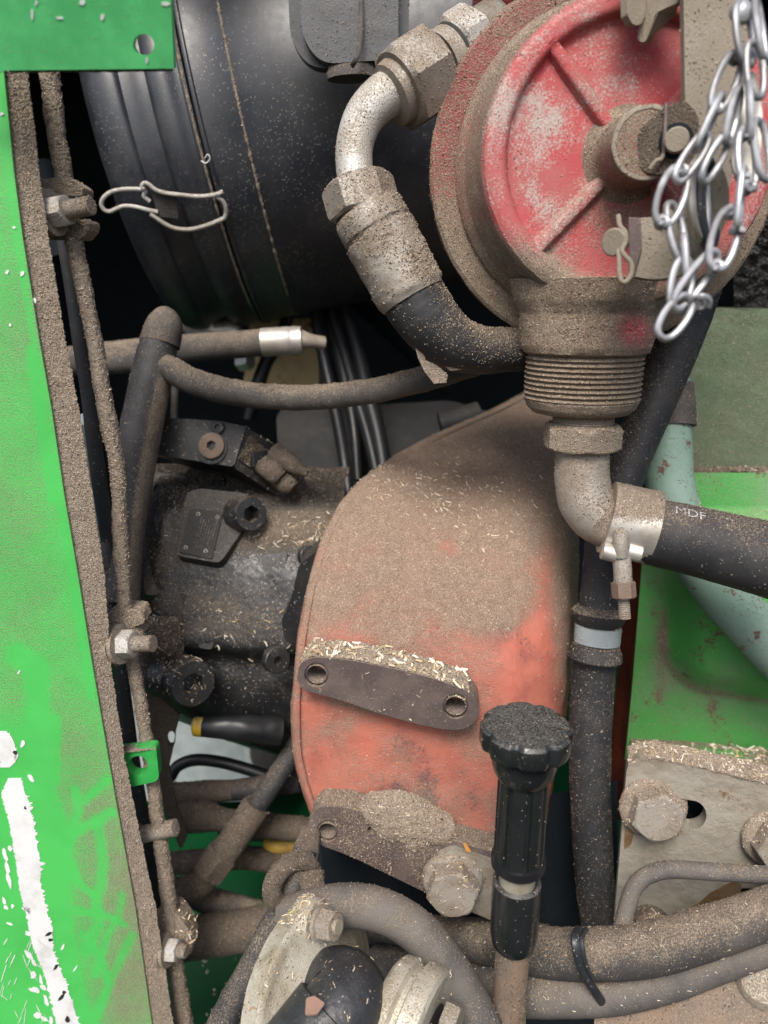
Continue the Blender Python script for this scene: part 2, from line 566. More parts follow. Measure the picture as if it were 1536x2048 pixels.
def box(m, a, b, size, ref=None):
    """bar of width x height running from a to b"""
    a, b = Vector(a), Vector(b)
    t = (b - a).normalized()
    r0 = Vector(ref) if ref is not None else UP
    u = (r0 - t * r0.dot(t)).normalized() * size[1] / 2
    w = t.cross(u).normalized() * size[0] / 2
    v = [p + su * u + sw * w for p in (a, b) for su, sw in ((-1, -1), (1, -1), (1, 1), (-1, 1))]
    m.add([list(p) for p in v], [(3, 2, 1, 0), (4, 5, 6, 7), (0, 1, 5, 4), (1, 2, 6, 5), (2, 3, 7, 6), (3, 0, 4, 7)])
    return m

def prism(m, quad, quad2):
    """solid between two outlines of world points"""
    n = len(quad)
    m.add([list(p) for p in quad + quad2], [tuple(range(n))[::-1], tuple(range(n, 2 * n))] + [(i, (i + 1) % n, n + (i + 1) % n, n + i) for i in range(n)])
    return m

def wire(pts, r, d=None, n=10, step=.0008):
    return tube(M(), [(p[0], p[1], p[2] if len(p) > 2 else d, r) for p in pts], n, step)

XA, YA, ZA = Vector((1, 0, 0)), Vector((0, 1, 0)), Vector((0, 0, 1))
# ================================================================== bay floor, and enclosing walls and hood added to block sky light
def slab(name, lo, hi, mat):
    m = M()
    x0, y0, z0 = lo
    x1, y1, z1 = hi
    m.add([(x, y, z) for z in (z0, z1) for y in (y0, y1) for x in (x0, x1)],
          [(0, 2, 3, 1), (4, 5, 7, 6), (0, 1, 5, 4), (1, 3, 7, 5), (3, 2, 6, 7), (2, 0, 4, 6)])
    return build(name, m, mat, kind='structure', sharp=0)

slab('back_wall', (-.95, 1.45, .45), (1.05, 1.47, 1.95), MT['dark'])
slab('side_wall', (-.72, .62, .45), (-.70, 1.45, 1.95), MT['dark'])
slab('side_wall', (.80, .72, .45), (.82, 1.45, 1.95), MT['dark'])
slab('unseen_roof', (-.95, .50, 1.80), (1.05, 1.47, 1.82), MT['dark'])  # out of view, added so that light enters only from the front
FLOOR_Z = P(520, 2000, .80).z
m = M()
gx, gy = np.linspace(-.7, .8, 80), np.linspace(.38, 1.45, 60)
V = np.array([(x, y, FLOOR_Z) for y in gy for x in gx])
V[:, 2] += lumps(V, .004, 14)
m.add(V, [(i * 80 + j, i * 80 + j + 1, (i + 1) * 80 + j + 1, (i + 1) * 80 + j) for i in range(59) for j in range(79)])
build('floor', m, MT['dgreen'], kind='structure')

# ================================================================== left: green post
PV = [100, 150, 338, 474, 677, 819, 988, 1158, 1327, 1519, 1665, 1811, 2030, 2130]
PE = [6, 10, 29, 47, 80, 105, 130, 159, 186, 219, 245, 272, 303, 318]
PF = [48, 56, 78, 97, 130, 158, 184, 210, 221, 250, 279, 311, 344, 358]
pd = lambda v: vdepth(v, 140, .375)
post = thing('frame_post', 'tall bright green steel post with scraped white paint and a dust-caked inner side', 'post', P(200, 2100, pd(2100)))

CLEAN = [([(35, 1310), (72, 1335), (78, 1480), (80, 1580)], 16), ([(80, 1560), (112, 1640), (118, 1720), (108, 1800), (130, 1900), (165, 2060)], 15),
         ([(150, 1580), (158, 1620), (140, 1665)], 6), ([(125, 1700), (150, 1665), (185, 1645), (222, 1625)], 7), ([(196, 1645), (206, 1720), (203, 1770), (192, 1800), (198, 1850), (172, 1900)], 8),
         ([(145, 1730), (160, 1770), (190, 1790)], 5), ([(245, 1790), (238, 1830), (215, 1870), (190, 1950)], 5), ([(265, 1870), (240, 1920), (205, 2000), (180, 2060)], 6),
         ([(165, 1870), (200, 1910), (214, 1960)], 5), ([(150, 1820), (210, 1830), (250, 1850)], 5), ([(170, 1600), (215, 1560)], 6), ([(110, 1440), (108, 1560)], 8), ([(60, 700), (75, 800), (90, 900), (105, 1000)], 6), ([(150, 1180), (165, 1300)], 4)]
def post_dust(u, v):
    e = np.interp(v, PV, PE)
    d = .19 + .10 * blob(u, v, 60, 1000, 80, 300) + .14 * np.clip((v - 1350) / 150, 0, 1) - .2 * np.clip((v - 1450) / 300, 0, 1) * np.clip((e - u - 60) / 60, 0, 1)
    d = d + .12 * np.clip((v - 1550) / 200, 0, 1) * (segdist(u, v, [(240, 1550), (240, 2048)]) < 90)
    d = d - .42 * np.clip((240 - u - (v - 1500) * .1) / 60, 0, 1) * np.clip((v - 1400) / 100, 0, 1) * (u < 70 + (v - 1480) * .19)
    for line, w in CLEAN:
        d = d - .30 * np.clip(1.9 - segdist(u, v, line) / w, 0, 1)
    d = d - .25 * np.clip(1 - np.abs(e - u - 14) / 10, 0, 1) * (v < 1400)
    return d - .25 * np.clip((420 - v) / 250, 0, 1)
m = M()
vs = np.linspace(100, 2130, 330)
rows = []
for v in vs:
    e = np.interp(v, PV, PE)
    rows.append([P(u, v, pd(v)) for u in np.concatenate([np.linspace(-90, e - 6, 60), [e - 2]])] + [P(e, v, pd(v) + .0012)])
rows = np.array([[list(p) for p in r] for r in rows])
w = rows.shape[1]
uv = project(rows.reshape(-1, 3))
m.add(rows.reshape(-1, 3), [(i * w + j, (i + 1) * w + j, (i + 1) * w + j + 1, i * w + j + 1) for i in range(len(vs) - 1) for j in range(w - 1)], post_dust(uv[:, 0], uv[:, 1]))
build('face', m, MT['post'], post)
m = M()
vs = np.linspace(100, 2130, 700)
rows = []
for v in vs:
    e, g = np.interp(v, PV, PE), np.interp(v, PV, PF)
    D = pd(v)
    jg = 2.2 * noise.noise(Vector((v * .03, 3, 0))) + 1.6 * noise.noise(Vector((v * .13, 7, 0)))
    rows.append([P(e - .5, v, D + .0014)] + [P(e + (g - e) * t + jg * t, v, D + .0022 + .003 * t) for t in np.linspace(.04, 1, 22)] + [P(g - 2, v, D + .018), P(g - 40, v, D + .022)])
rows = np.array([[list(p) for p in r] for r in rows])
rows[:, 1:-2] += NR.randn(*rows[:, 1:-2].shape) * .0002
w = rows.shape[1]
m.add(rows.reshape(-1, 3), [(i * w + j, (i + 1) * w + j, (i + 1) * w + j + 1, i * w + j + 1) for i in range(len(vs) - 1) for j in range(w - 1)])
build('dusty_side', m, MT['dust'], post, grains=260, gsize=.00042, gmin=.7)

def ragged(m, line, widths, jag, n=140, off=.0004, thick=.0003):
    """a torn-edged patch of bare primer along a line on the post face"""
    c = cat_(np.array([(a, b, w) for (a, b), w in zip(line, widths)], float), n // (len(line) - 1))
    Lp, Rp = [], []
    for i, (a, b, w) in enumerate(c):
        s = abs(noise.noise(Vector((i * .42, 1.7, a * .02))))
        t = abs(noise.noise(Vector((i * .5, 9.7, b * .02)))) * (.25 + 1.5 * abs(noise.noise(Vector((i * .06, 3.3, 1))))) * (1 + (rnd.random() < .05) * .8)
        Lp.append((a - w * (1 - jag * s * .45), b))
        Rp.append((a + w * (1 - .3 * jag + jag * t * 1.2 + jag * .10 * rnd.random() * (rnd.random() < .4)), b - jag * t * w * .3))
    top = [P(u, v, pd(v) - off) for u, v in Lp] + [P(u, v, pd(v) - off) for u, v in Rp]
    bot = [P(u, v, pd(v) - off + thick) for u, v in Lp] + [P(u, v, pd(v) - off + thick) for u, v in Rp]
    k = len(Lp)
    f = [(i, i + 1, k + i + 1, k + i) for i in range(k - 1)] + [(i, 2 * k + i, 2 * k + i + 1, i + 1) for i in range(k - 1)] + [(k + i, k + i + 1, 3 * k + i + 1, 3 * k + i) for i in range(k - 1)]
    m.add([list(p) for p in top + bot], f)

m = M()
ragged(m, [(30, 1556), (28, 1590), (42, 1640), (55, 1720), (62, 1780), (80, 1850), (88, 1900), (108, 1950), (122, 2000), (140, 2060)], [14, 26, 27, 26, 24, 25, 21, 20, 24, 25], .62, 260)
build('bare_patch', m, MT['white'], post, sharp=0)
m = M()
ragged(m, [(4, 1462), (10, 1480), (12, 1500), (16, 1520), (10, 1535)], [10, 18, 22, 18, 10], .6, 70)
build('bare_patch', m, MT['white'], post, sharp=0)
def flake(u, v, r, r2, ang, off=.0004):
    m = M()
    k = 9
    ca, sa = math.cos(ang), math.sin(ang)
    q = []
    for i in range(k):
        t = i / k * 2 * math.pi
        s = .6 + .6 * rnd.random()
        a, b = math.cos(t) * r * s, math.sin(t) * r2 * s
        q.append((u + a * ca - b * sa, v + a * sa + b * ca))
    pts = [P(a, b, pd(b) - off) for a, b in q] + [P(a, b, pd(b) - off + .0003) for a, b in q]
    m.add([list(p) for p in pts], [tuple(range(k))[::-1]] + [(i, (i + 1) % k, k + (i + 1) % k, k + i) for i in range(k)])
    return m
for u, v, r, r2, an in [(62, 1558, 9, 6, 1), (45, 1487, 5, 9, .3), (32, 1512, 5, 10, 0), (10, 1710, 5, 14, -.25), (14, 1735, 5, 12, -.2), (18, 1762, 5, 16, -.2), (20, 1697, 6, 7, 0), (8, 1803, 4, 9, -.4), (12, 1815, 6, 4, .4), (25, 1812, 4, 5, 0),
                        (50, 1818, 9, 4, .5), (58, 1822, 4, 6, 0), (20, 1848, 7, 3, .3), (56, 1868, 7, 5, .6), (57, 1910, 6, 14, -.5), (68, 1925, 4, 9, -.4), (66, 1950, 6, 9, .2), (82, 1960, 4, 12, -.2), (70, 1980, 13, 6, .4), (86, 1975, 8, 5, .7),
                        (92, 2000, 4, 14, -.3), (76, 2030, 9, 7, .3), (90, 2038, 10, 5, .5), (102, 2042, 5, 9, 0), (125, 1895, 3, 9, .5), (150, 1938, 2, 8, .6), (14, 545, 4, 5, .2), (28, 455, 4, 3, 0), (45, 547, 4, 7, .1), (70, 600, 3, 6, 0),
                        (4, 228, 4, 4, 0), (20, 650, 3, 4, 0), (38, 1345, 2, 6, .6)]:
    build('bare_patch', flake(u, v, r, r2, an), MT['white'], post, sharp=0)
for i in range(26):
    build('bare_patch', flake(rnd.uniform(2, 90), rnd.uniform(1880, 2046), rnd.uniform(.5, 1.0), rnd.uniform(7, 24), rnd.choice((-.9, -.5, .3, .5)) + rnd.uniform(-.2, .2)), MT['white'], post, sharp=0)
for u, v, r, r2, an in [(98, 1868, 10, 4, -.4), (112, 1934, 3, 9, .5), (122, 1995, 4, 14, .7), (135, 2040, 6, 8, .3), (50, 1616, 3, 3, 0), (30, 1505, 4, 5, .5), (128, 1985, 5, 4, 0), (100, 1880, 4, 3, 0)]:
    build('scuff_mark', flake(u, v, r, r2, an, .0008), MT['greyb'], post, sharp=0)

# top corner plate
pl = Plane((0, 140, .352), (348, 137, .347), (0, 0, .335))
t = thing('corner_plate', 'flat pale green steel plate with a round hole across the top of the green post', 'plate', pl.at(170, 138))
m = plate(M(), pl, [(-90, -90), (338, -90), (348, 137), (10, 141), (-12, 150), (-90, 165)], .004, [circ(287, 90, 21, 28, 22)])
build('plate', m, MT['plate'], t, sharp=0)
for u, v, r, r2, an in [(64, 28, 3, 14, .2), (72, 6, 3, 8, 0), (118, 36, 9, 3, .5), (205, 34, 6, 7, .2), (165, 4, 8, 6, .2), (330, 8, 10, 5, .8), (294, 120, 3, 7, .6)]:
    k = 8
    m = M()
    q = [(u + math.cos(i / k * 6.283 + an) * r * (.6 + .6 * rnd.random()), v + math.sin(i / k * 6.283 + an) * r2 * (.6 + .6 * rnd.random())) for i in range(k)]
    plate(m, pl, q, .0004, off=.0003)
    build('bare_patch', m, MT['white'], t, sharp=0)
m = tube(M(), [(20, 142, .3555, 3.5), (120, 141, .354, 3), (220, 140, .353, 4), (345, 139, .352, 3)], 8, jit=.0003)
build('dusty_edge', m, MT['dust'], t)

# post tab, studs, clamps, control rod
TD = pd(1530) + .012
pl = Plane((237, 1500, TD), (318, 1496, TD + .001), (237, 1575, vdepth(1575, 1500, TD)))
t = thing('mounting_tab', 'small square green tab with a round hole sticking out of the green post', 'bracket', pl.at(276, 1578))
m = plate(M(), pl, rounded([(222, 1505), (312, 1494), (319, 1562), (232, 1580)], [2, 10, 14, 4]), .009, [circ(276, 1532, 20, 28)])
build('plate', m, MT['tab'], t, bevel=.0006)
m = M()
plate(m, Plane((237, 1500, TD + .001), (318, 1496, TD + .002), (237, 1490, TD + .008)), [(225, 1506), (312, 1496), (308, 1484), (255, 1489), (214, 1494)], .001, off=.0005)
build('dusty_edge', m, MT['dust'], t, grains=150, gmin=.8)

RD = lambda v: pd(v) + .03
t = thing('threaded_stud', 'dust-covered threaded stud standing out of the green post below the tab', 'stud', P(315, 1680, RD(1665)))
A, B = P(268, 1672, RD(1670)), P(352, 1655, RD(1660) - .003)
Ln = (B - A).length
m = lathe(M(), A, B, threads(0, Ln, px(17, RD(1665)), .0016, .0008), 24, jit=.00015)
build('shank', m, MT['steeld'], t, grains=220)
m = lathe(M(), A, B, [(-.001, 0), (-.001, px(24, .5)), (.004, px(24, .5)), (.004, 0)], 24, jit=.0002)
build('base_ring', m, MT['dust'], t)

rod_pts = [(88, 90), (100, 160), (112, 260), (127, 350), (141, 440), (155, 520), (172, 600), (190, 690), (205, 780), (220, 860), (234, 930), (238, 1000), (240, 1060), (244, 1130), (248, 1200), (256, 1260), (266, 1330), (280, 1400), (293, 1480), (304, 1550), (314, 1630), (325, 1710), (337, 1790), (346, 1870), (354, 1950), (372, 2070)]
rr = [19, 18.5, 18, 17, 16.5, 16, 15.5, 16, 16, 17, 15, 14, 14, 14.5, 14, 12, 12.5, 13, 13, 12, 13, 14, 15, 14, 16, 17]
m = tube(M(), [(u, v, RD(v), r) for (u, v), r in zip(rod_pts, rr)], 26, .0011, jit=.0004, lump=.0007)
o = build('control_cable', m, MT['dust'], label='long thin cable thickly caked in grey dust, running down beside the green post', cat='cable', grains=160, gmin=.5)

def clamp(u, v, s, block, nutc, studlen, lab, col, facing=(-.25, 0)):
    D = RD(v) - .004
    t = thing('cable_clamp', lab, 'clamp', P(u, v + 50 * s, D), 'clamps holding the dusty cable to the green post')
    pl = Plane((u, v, D), (u + 50, v, D), (u, v + 50, vdepth(v + 50, v, D)))
    for i, b in enumerate(block):
        m = plate(M(), pl, rounded(b, 6), .016, off=-.001 * i)
        build('clamp_block', m, col, t, bevel=.002, grains=260, gmin=.5)
    nu, nv = nutc
    ax = (RT + FW * facing[0] + UP * .06).normalized()
    c = P(nu, nv, D - .010)
    for k in range(2):
        m = lathe(M(), c - ax * px(26 * s - 12 * s * k, D), c, [(0, 0), (0, px(44 * s, D)), (px(9 * s, D), px(44 * s, D)), (px(9 * s, D), 0)], 32, jit=.0002)
        build('washer', m, col, t)
    m = hexhead(M(), c - ax * px(4, D), ax, px(27 * s, D), px(30 * s, D), ref=FW + UP * .5)
    build('nut', m, MT['steel'], t)
    A = c + ax * px(22 * s, D)
    m = lathe(M(), A, A + ax, threads(0, px(studlen, D), px(18 * s, D), .0014, .0007), 24, jit=.0001)
    build('threaded_end', m, MT['steeld'], t, grains=150)
    return t
clamp(125, 420, 1, [[(72, 358), (135, 354), (166, 375), (164, 392), (132, 392), (138, 440), (178, 440), (178, 460), (162, 478), (80, 476), (66, 440)]],
      (112, 424), 58, 'dusty cable clamp with a bright hex nut at the top of the green post', MT['dust'])
clamp(250, 1285, .9, [[(208, 1236), (235, 1218), (282, 1222), (290, 1246), (240, 1262), (212, 1262)], [(210, 1256), (268, 1252), (286, 1272), (246, 1290), (240, 1332), (212, 1338)]],
      (248, 1288), 44, 'dusty cable clamp with a small bright nut in front of the black pump', MT['dust'])
t = clamp(342, 1890, .72, [[(312, 1832), (352, 1826), (372, 1850), (386, 1885), (383, 1908), (350, 1912), (318, 1900)], [(312, 1880), (338, 1880), (344, 1948), (318, 1946)]],
      (342, 1900), 18, 'dusty cable clamp heaped with straw bits, lowest one on the green post', MT['dust'])

# things hiding between post and cable
m = tube(M(), [(118, 440, .47, 12), (140, 560, .48, 13), (160, 690, .49, 14), (176, 790, .50, 14), (190, 900, .51, 15), (204, 1000, .52, 15), (216, 1080, .53, 14)], 18)
build('drain_hose', m, MT['rubber'], label='thin dark hose with a faint purple stripe, half hidden behind the green post', cat='hose')
m = plate(M(), Plane((165, 850, .52), (205, 850, .525), (180, 1050, .56)), rounded([(160, 848), (184, 850), (206, 980), (205, 1120), (170, 1120)], 8), .02)
build('grey_cover', m, MT['panelw'], label='narrow grey plastic cover wedged behind the green post', cat='cover', bevel=.003)
m = tube(M(), [(212, 1030, .56, 10), (214, 1100, .565, 13), (216, 1140, .57, 17), (217, 1150, .57, 17), (219, 1160, .57, 12), (224, 1230, .575, 11), (240, 1330, .58, 13), (250, 1420, .59, 16), (262, 1520, .60, 17), (282, 1640, .61, 17), (300, 1760, .62, 17), (320, 1880, .63, 17)], 20)
build('sheathed_cable', m, MT['rubber'], label='dark sheathed cable with a rubber collar hanging behind the dusty cable', cat='cable')
pl = Plane((320, 1400, .60), (370, 1400, .605), (335, 1650, .64))
m = plate(M(), pl, rounded([(292, 1385), (318, 1392), (360, 1432), (352, 1462), (346, 1500), (338, 1535), (352, 1610), (376, 1672), (362, 1700), (338, 1650), (316, 1560), (290, 1480)], 7), .006, [circ(343, 1478, 8, 14, 16)])
t = build('hanger_bracket', m, MT['dustd'], label='thin crooked dark bracket hanging beside the cable under the pump', cat='bracket', bevel=.001, grains=80)

# ================================================================== air filter canister
CA = P(480, 285, .75)
CX = (RT + UP * .195).normalized()
CR = .180
def cyl_at(u, v, off=0.0, R=CR):
    r = (P(u, v, 1.0) - EYE)
    dz = r - CX * r.dot(CX)
    q = EYE - CA
    qz = q - CX * q.dot(CX)
    a, b, c = dz.dot(dz), 2 * dz.dot(qz), qz.dot(qz) - (R + off) ** 2
    k = (-b - math.sqrt(max(0, b * b - 4 * a * c))) / (2 * a)
    return EYE + r * k
def cyl_d(u, v, off=0.0):
    return (cyl_at(u, v, off) - EYE).dot(FW)
sx = lambda n: n * .57 / F_PX
ring0 = (cyl_at(408, 300) - CA).dot(CX)
t = thing('air_filter_canister', 'large black ribbed air filter canister with dusty seams and a wire latch', 'air filter', CA - ZA * .19)
def cprof(lst):
    return [(ring0 + sx(a), CR + sx(r)) for a, r in lst]
m = M()
prof = [(ring0 + sx(-232), 0), (ring0 + sx(-232), CR - .035)] + cprof([(-226, -62), (-218, -42), (-205, -24), (-188, -14), (-168, -9), (-148, -8), (-141, -11), (-137, -20), (-112, -22), (-106, -26), (-86, -26), (-80, -14), (-74, -8), (-52, -5), (-36, -7), (-30, -14), (-16, -15), (-12, -3), (-3, -1)]) + [(ring0 + sx(-2), CR - .02)]
lathe(m, CA, CA + CX, prof, 220, ref=-FW)
build('end_cap', m, MT['canister'], t, sharp=50, grains=3, gsize=.0003, gmin=.5)
m = M()
prof = [(ring0 + sx(0), CR - .02)] + cprof([(1, -2), (3, 0), (9, 0), (12, -6), (84, -7), (88, -3), (94, -3), (98, -7), (300, -8), (306, -6), (660, -7)]) + [(ring0 + sx(665), 0)]
lathe(m, CA, CA + CX, prof, 220, ref=-FW)
build('body', m, MT['canister'], t, sharp=50, grains=5, gsize=.0003, gmin=.5)
_u = (-FW - CX * (-FW).dot(CX)).normalized()
_w = CX.cross(_u)
_w = _w if _w.dot(UP) < 0 else -_w
for s, a in ((-7, 2.4), (91, 2.6)):
    pts = []
    for k in np.linspace(-1.1, 1.35, 240):
        c = CA + CX * (ring0 + sx(s)) + (_u * math.cos(k) + _w * math.sin(k)) * (CR + sx(-1.8))
        pts.append((*c, sx(a * (.9 + .8 * noise.noise(Vector((k * 30, s, 0)))))))
    m = tube(M(), pts, 8, .004, jit=.0004, raw=True)
    build('dust_line', m, MT['dust'], t, grains=60, gmin=.6)
m = M()
pts = [cyl_at(318, 384, .002), cyl_at(352, 388, .003), cyl_at(356, 436, .003), cyl_at(322, 432, .002), cyl_at(300, 392, .0005), cyl_at(304, 428, .0005)]
pl3 = Plane((310, 384, cyl_d(310, 384, .004)), (360, 390, cyl_d(360, 390, .004)), (312, 436, cyl_d(312, 436, .004)))
build('latch_plate', plate(M(), pl3, [(302, 380), (352, 388), (358, 438), (316, 434)], .004), MT['rubberd'], t, bevel=.0005)
wl_ = lambda pts, o: [(u, v, cyl_d(u, v, o)) for u, v in pts]
lt = build('latch_wire', wire(wl_([(300, 403), (288, 392), (290, 380), (265, 378), (243, 379), (222, 384), (207, 396), (203, 409), (209, 420), (220, 423), (236, 416), (250, 412), (272, 414), (300, 421), (316, 424)], .004), 4.2), MT['steel'], t)
build('latch_wire', wire(wl_([(288, 378), (284, 372), (290, 366), (299, 370), (312, 380), (330, 386), (362, 390), (400, 393), (432, 389), (446, 383)], .006), 4.4), MT['steel'], t)
build('latch_wire', wire(wl_([(434, 394), (446, 402), (452, 418), (450, 434), (436, 442), (410, 452), (380, 459), (352, 457), (330, 448), (312, 436), (300, 428)], .005), 4.4), MT['steel'], t)
build('straw_curl', wire([(402, 322, cyl_d(402, 322, .004)), (412, 326, cyl_d(412, 326, .005)), (420, 318, cyl_d(420, 318, .006)), (416, 309, cyl_d(416, 309, .006)), (410, 316, cyl_d(410, 316, .004))], 1.2), MT['white'], t)

# box in front of the canister
BD = .515
t = thing('dust_bowl', 'dusty black rounded plastic bowl with a rim, hanging in front of the canister', 'bowl', P(695, 170, BD))
pl = Plane((600, 0, BD), (800, 0, BD), (600, 150, vdepth(150, 0, BD)))
out = rounded([(574, -100), (820, -100), (815, 126), (620, 138), (580, 80)], [2, 2, 26, 40, 40], 8)
build('rim', plate(M(), pl, out, .012), MT['canister'], t, bevel=.002, grains=40, gmin=.4)
out = rounded([(600, -100), (798, -100), (796, 118), (640, 128), (602, 70)], [2, 2, 30, 46, 46], 8)
build('bowl', plate(M(), pl, out, .012, off=.012), MT['bowl'], t, bevel=.006, grains=40, gmin=.3)
build('band', tube(M(), [(722, -60, BD - .0125, 5), (722, 40, BD - .0125, 5), (718, 100, BD - .0125, 5), (710, 122, BD - .011, 5), (704, 132, BD - .006, 5)], 10, flat=.5), MT['rubberd'], t)
build('drain_spout', tube(M(), [(704, 122, BD + .006, 46), (704, 140, BD + .006, 47), (702, 152, BD + .006, 49), (702, 158, BD + .006, 48)], 26, flat=.35, jit=.0002), MT['rubberd'], t, grains=90)
# ================================================================== hydraulic elbow hose into the filter
t = thing('hydraulic_hose', 'thick black hydraulic hose with a bent steel elbow and big hex nuts, dust covered', 'hydraulic hose', P(880, 700, .47))
A, B = P(790, 186, .440), P(1010, 46, .458)
ax = (B - A).normalized()
D = .443
hx = hexhead(M(), P(797, 182, .440), ax, px(74, D), px(96, D), ref=UP + FW * .25, both=True)
build('swivel_nut', hx, MT['steeld'], t, bevel=.0006, grains=35, gmin=.5)
lathe(m := M(), P(778, 194, .4395), B, [(0, px(40, D)), (px(4, D), px(58, D)), (px(30, D), px(64, D))], 40, jit=.0002)
build('nut_collar', m, MT['steeld'], t)
lathe(m := M(), P(880, 130, .447), B, [(0, 0), (0, px(62, D)), (px(30, D), px(62, D)), (px(30, D), 0)], 40)
build('union_ring', m, MT['steeld'], t)
hx = hexhead(M(), P(908, 112, .450), ax, px(66, D), px(62, D), ref=UP + FW * .5, both=True)
build('adapter_hex', hx, MT['steel'], t, bevel=.0006, grains=25, gmin=.6)
C2 = P(958, 80, .454)
lathe(m := M(), C2, C2 + ax, threads(0, px(62, D), px(58, D), .0021, .0012), 48)
build('adapter_thread', m, MT['steeld'], t)
m = tube(M(), [(812, 172, .4405, 43), (785, 183, .440, 43), (757, 201, .4395, 42), (731, 230, .439, 40), (715, 266, .439, 38), (708, 305, .439, 37), (710, 345, .440, 37), (718, 390, .441, 37)], 40, .0012)
build('elbow_tube', m, MT['steel'], t, grains=55, gsize=.0005, gmin=.15)
A = P(712, 362, .440)
ax2 = (P(742, 470, .443) - A).normalized()
hx = hexhead(M(), A, ax2, px(64, D), px(66, D), ref=RT * .6 - FW, both=True)
build('ferrule_hex', hx, MT['steeld'], t, bevel=.0006, grains=60, gmin=.5)
A = P(732, 420, .4415)
ax3 = (P(826, 596, .449) - A).normalized()
Ls = (P(826, 596, .449) - A).length
pr = [(0, 0), (0, px(66, D)), (Ls * .06, px(72, D)), (Ls * .22, px(73, D)), (Ls * .24, px(70, D)), (Ls * .27, px(70, D)), (Ls * .29, px(74, D)), (Ls * .93, px(72, D)), (Ls, px(66, D)), (Ls * 1.01, px(50, D))]
m = lathe(M(), A, A + ax3, pr, 64, sub=.0012, jit=.00035, lump=.0006)
build('crimp_sleeve', m, MT['steeld'], t, grains=170, gsize=.0006, gmin=.3)
m = tube(M(), [(808, 560, .448, 64), (832, 604, .450, 64), (866, 650, .453, 61), (905, 684, .458, 55), (955, 700, .465, 48), (1010, 700, .475, 44), (1080, 696, .49, 43), (1160, 690, .50, 43)], 40, .0012, jit=.0002, lump=.0005)
build('hose', m, MT['rubber'], t, grains=150, gmin=.35, gsize=.0005)
for pts in ([(826, 678), (840, 690), (852, 720), (878, 734), (896, 750), (893, 766), (868, 768), (848, 742), (836, 716)], [(922, 640), (934, 672), (943, 708), (938, 738), (922, 738), (926, 700)], [(880, 700), (915, 716), (936, 738), (900, 742), (884, 726)]):
    pl = Plane((840, 690, .449), (930, 690, .452), (860, 760, .455))
    build('tape_flap', plate(M(), pl, pts, .0012), MT['dust'], t, bevel=.0003, grains=120)

# ================================================================== red filter head
FC = P(1262, 305, .40)
q = lambda n: px(n, .40)
t = thing('filter_head', 'round red cast filter housing with worn paint, radial ribs and a threaded outlet below', 'filter', P(1180, 760, .45))
pr = [(q(22), 0), (q(22), q(70)), (q(22), q(200)), (q(21), q(236)), (q(17), q(244)), (q(5), q(250)), (q(1), q(255)), (0, q(262)), (0, q(280)), (q(5), q(292)), (q(16), q(298)), (q(60), q(303)), (q(130), q(318)), (q(150), q(330)), (q(160), q(335)), (q(165), q(330))]
m = lathe(M(), FC, FC + YA, pr, 150, sub=.0016, jit=.00006, lump=.0004)
V = np.concatenate(m.v)
uv = project(V)
rad = np.hypot(V[:, 0] - FC.x, V[:, 2] - FC.z)
dep = V[:, 1] - FC.y
m.a = [.62 * np.clip((rad - q(290)) / q(12), 0, 1) + .65 * np.clip((uv[:, 1] - 440) / 110, 0, 1) * np.clip(rad / q(270), 0, 1) ** 5 + .5 * blob(uv[:, 0], uv[:, 1], 1240, 430, 90, 40) + .3 * blob(uv[:, 0], uv[:, 1], 1030, 560, 90, 60)
       - .08 * blob(uv[:, 0], uv[:, 1], 1120, 300, 130, 230)]
m.w = [.10 * (np.abs(rad - q(276)) < q(16)) + .22 * blob(uv[:, 0], uv[:, 1], 1075, 255, 55, 70) + .26 * blob(uv[:, 0], uv[:, 1], 1068, 400, 34, 34) - .06 * blob(uv[:, 0], uv[:, 1], 1180, 560, 70, 60)]
m.w = [m.w[0] + 1e-6]
build('cover', m, MT['redf'], t, grains=60, gsize=.00045, gmin=.03)
def polar(a, r, y):
    return FC + XA * (math.cos(math.radians(a)) * q(r)) + ZA * (math.sin(math.radians(a)) * q(r)) + YA * q(y)
for a in (131, 226, 318, 45):
    n_ = 14
    m = M()
    rows = []
    for k in range(n_ + 1):
        r = 60 + (262 - 60) * k / n_
        da = lambda x: math.degrees(x / r)
        y0 = 8 if k < n_ else 3
        rows.append([polar(a + da(20), r, 24), polar(a + da(15), r, 16), polar(a + da(10), r, y0 - 2), polar(a, r, y0 - 4), polar(a - da(10), r, y0 - 2), polar(a - da(15), r, 16), polar(a - da(20), r, 24)])
    grid(m, rows, 3, 3, jit=.00005, wear=lambda u, v: np.full(len(u), .06), dust=lambda u, v: np.full(len(u), .10))
    build('rib', m, MT['redf'], t)
pr = [(q(24), q(96)), (q(14), q(80)), (q(4), q(73)), (-q(10), q(69)), (-q(60), q(66)), (-q(88), q(64)), (-q(93), q(60)), (-q(94), 0)]
pr = [(-a, r) for a, r in pr]
H0 = FC + YA * 0
m = lathe(M(), H0, H0 - YA, pr, 64, sub=.0015, jit=.0001)
V = np.concatenate(m.v)
m.a = [np.full(len(V), .30)]
build('hub', m, MT['red_dark'], t, grains=60, gmin=.2, gsize=.0005)
m = lathe(M(), H0 - YA * q(90), H0 - YA, [(0, q(63)), (q(2), q(66)), (q(4), q(64)), (q(4.5), q(58))], 64, jit=.00015, caps=False)
build('hub_rim', m, MT['strap'], t, grains=90)
FB = FC + YA * q(172)
pr = [(0, q(320)), (0, q(384)), (q(6), q(391)), (q(30), q(392)), (q(42), q(386)), (q(50), q(370)), (q(130), q(350)), (q(300), q(340)), (q(300), 0)]
m = lathe(M(), FB, FB + YA, pr, 150, sub=.002, jit=.0002, lump=.0006)
V = np.concatenate(m.v)
m.a = [.15 + .45 * np.clip((project(V)[:, 1] - 380) / 150, 0, 1)]
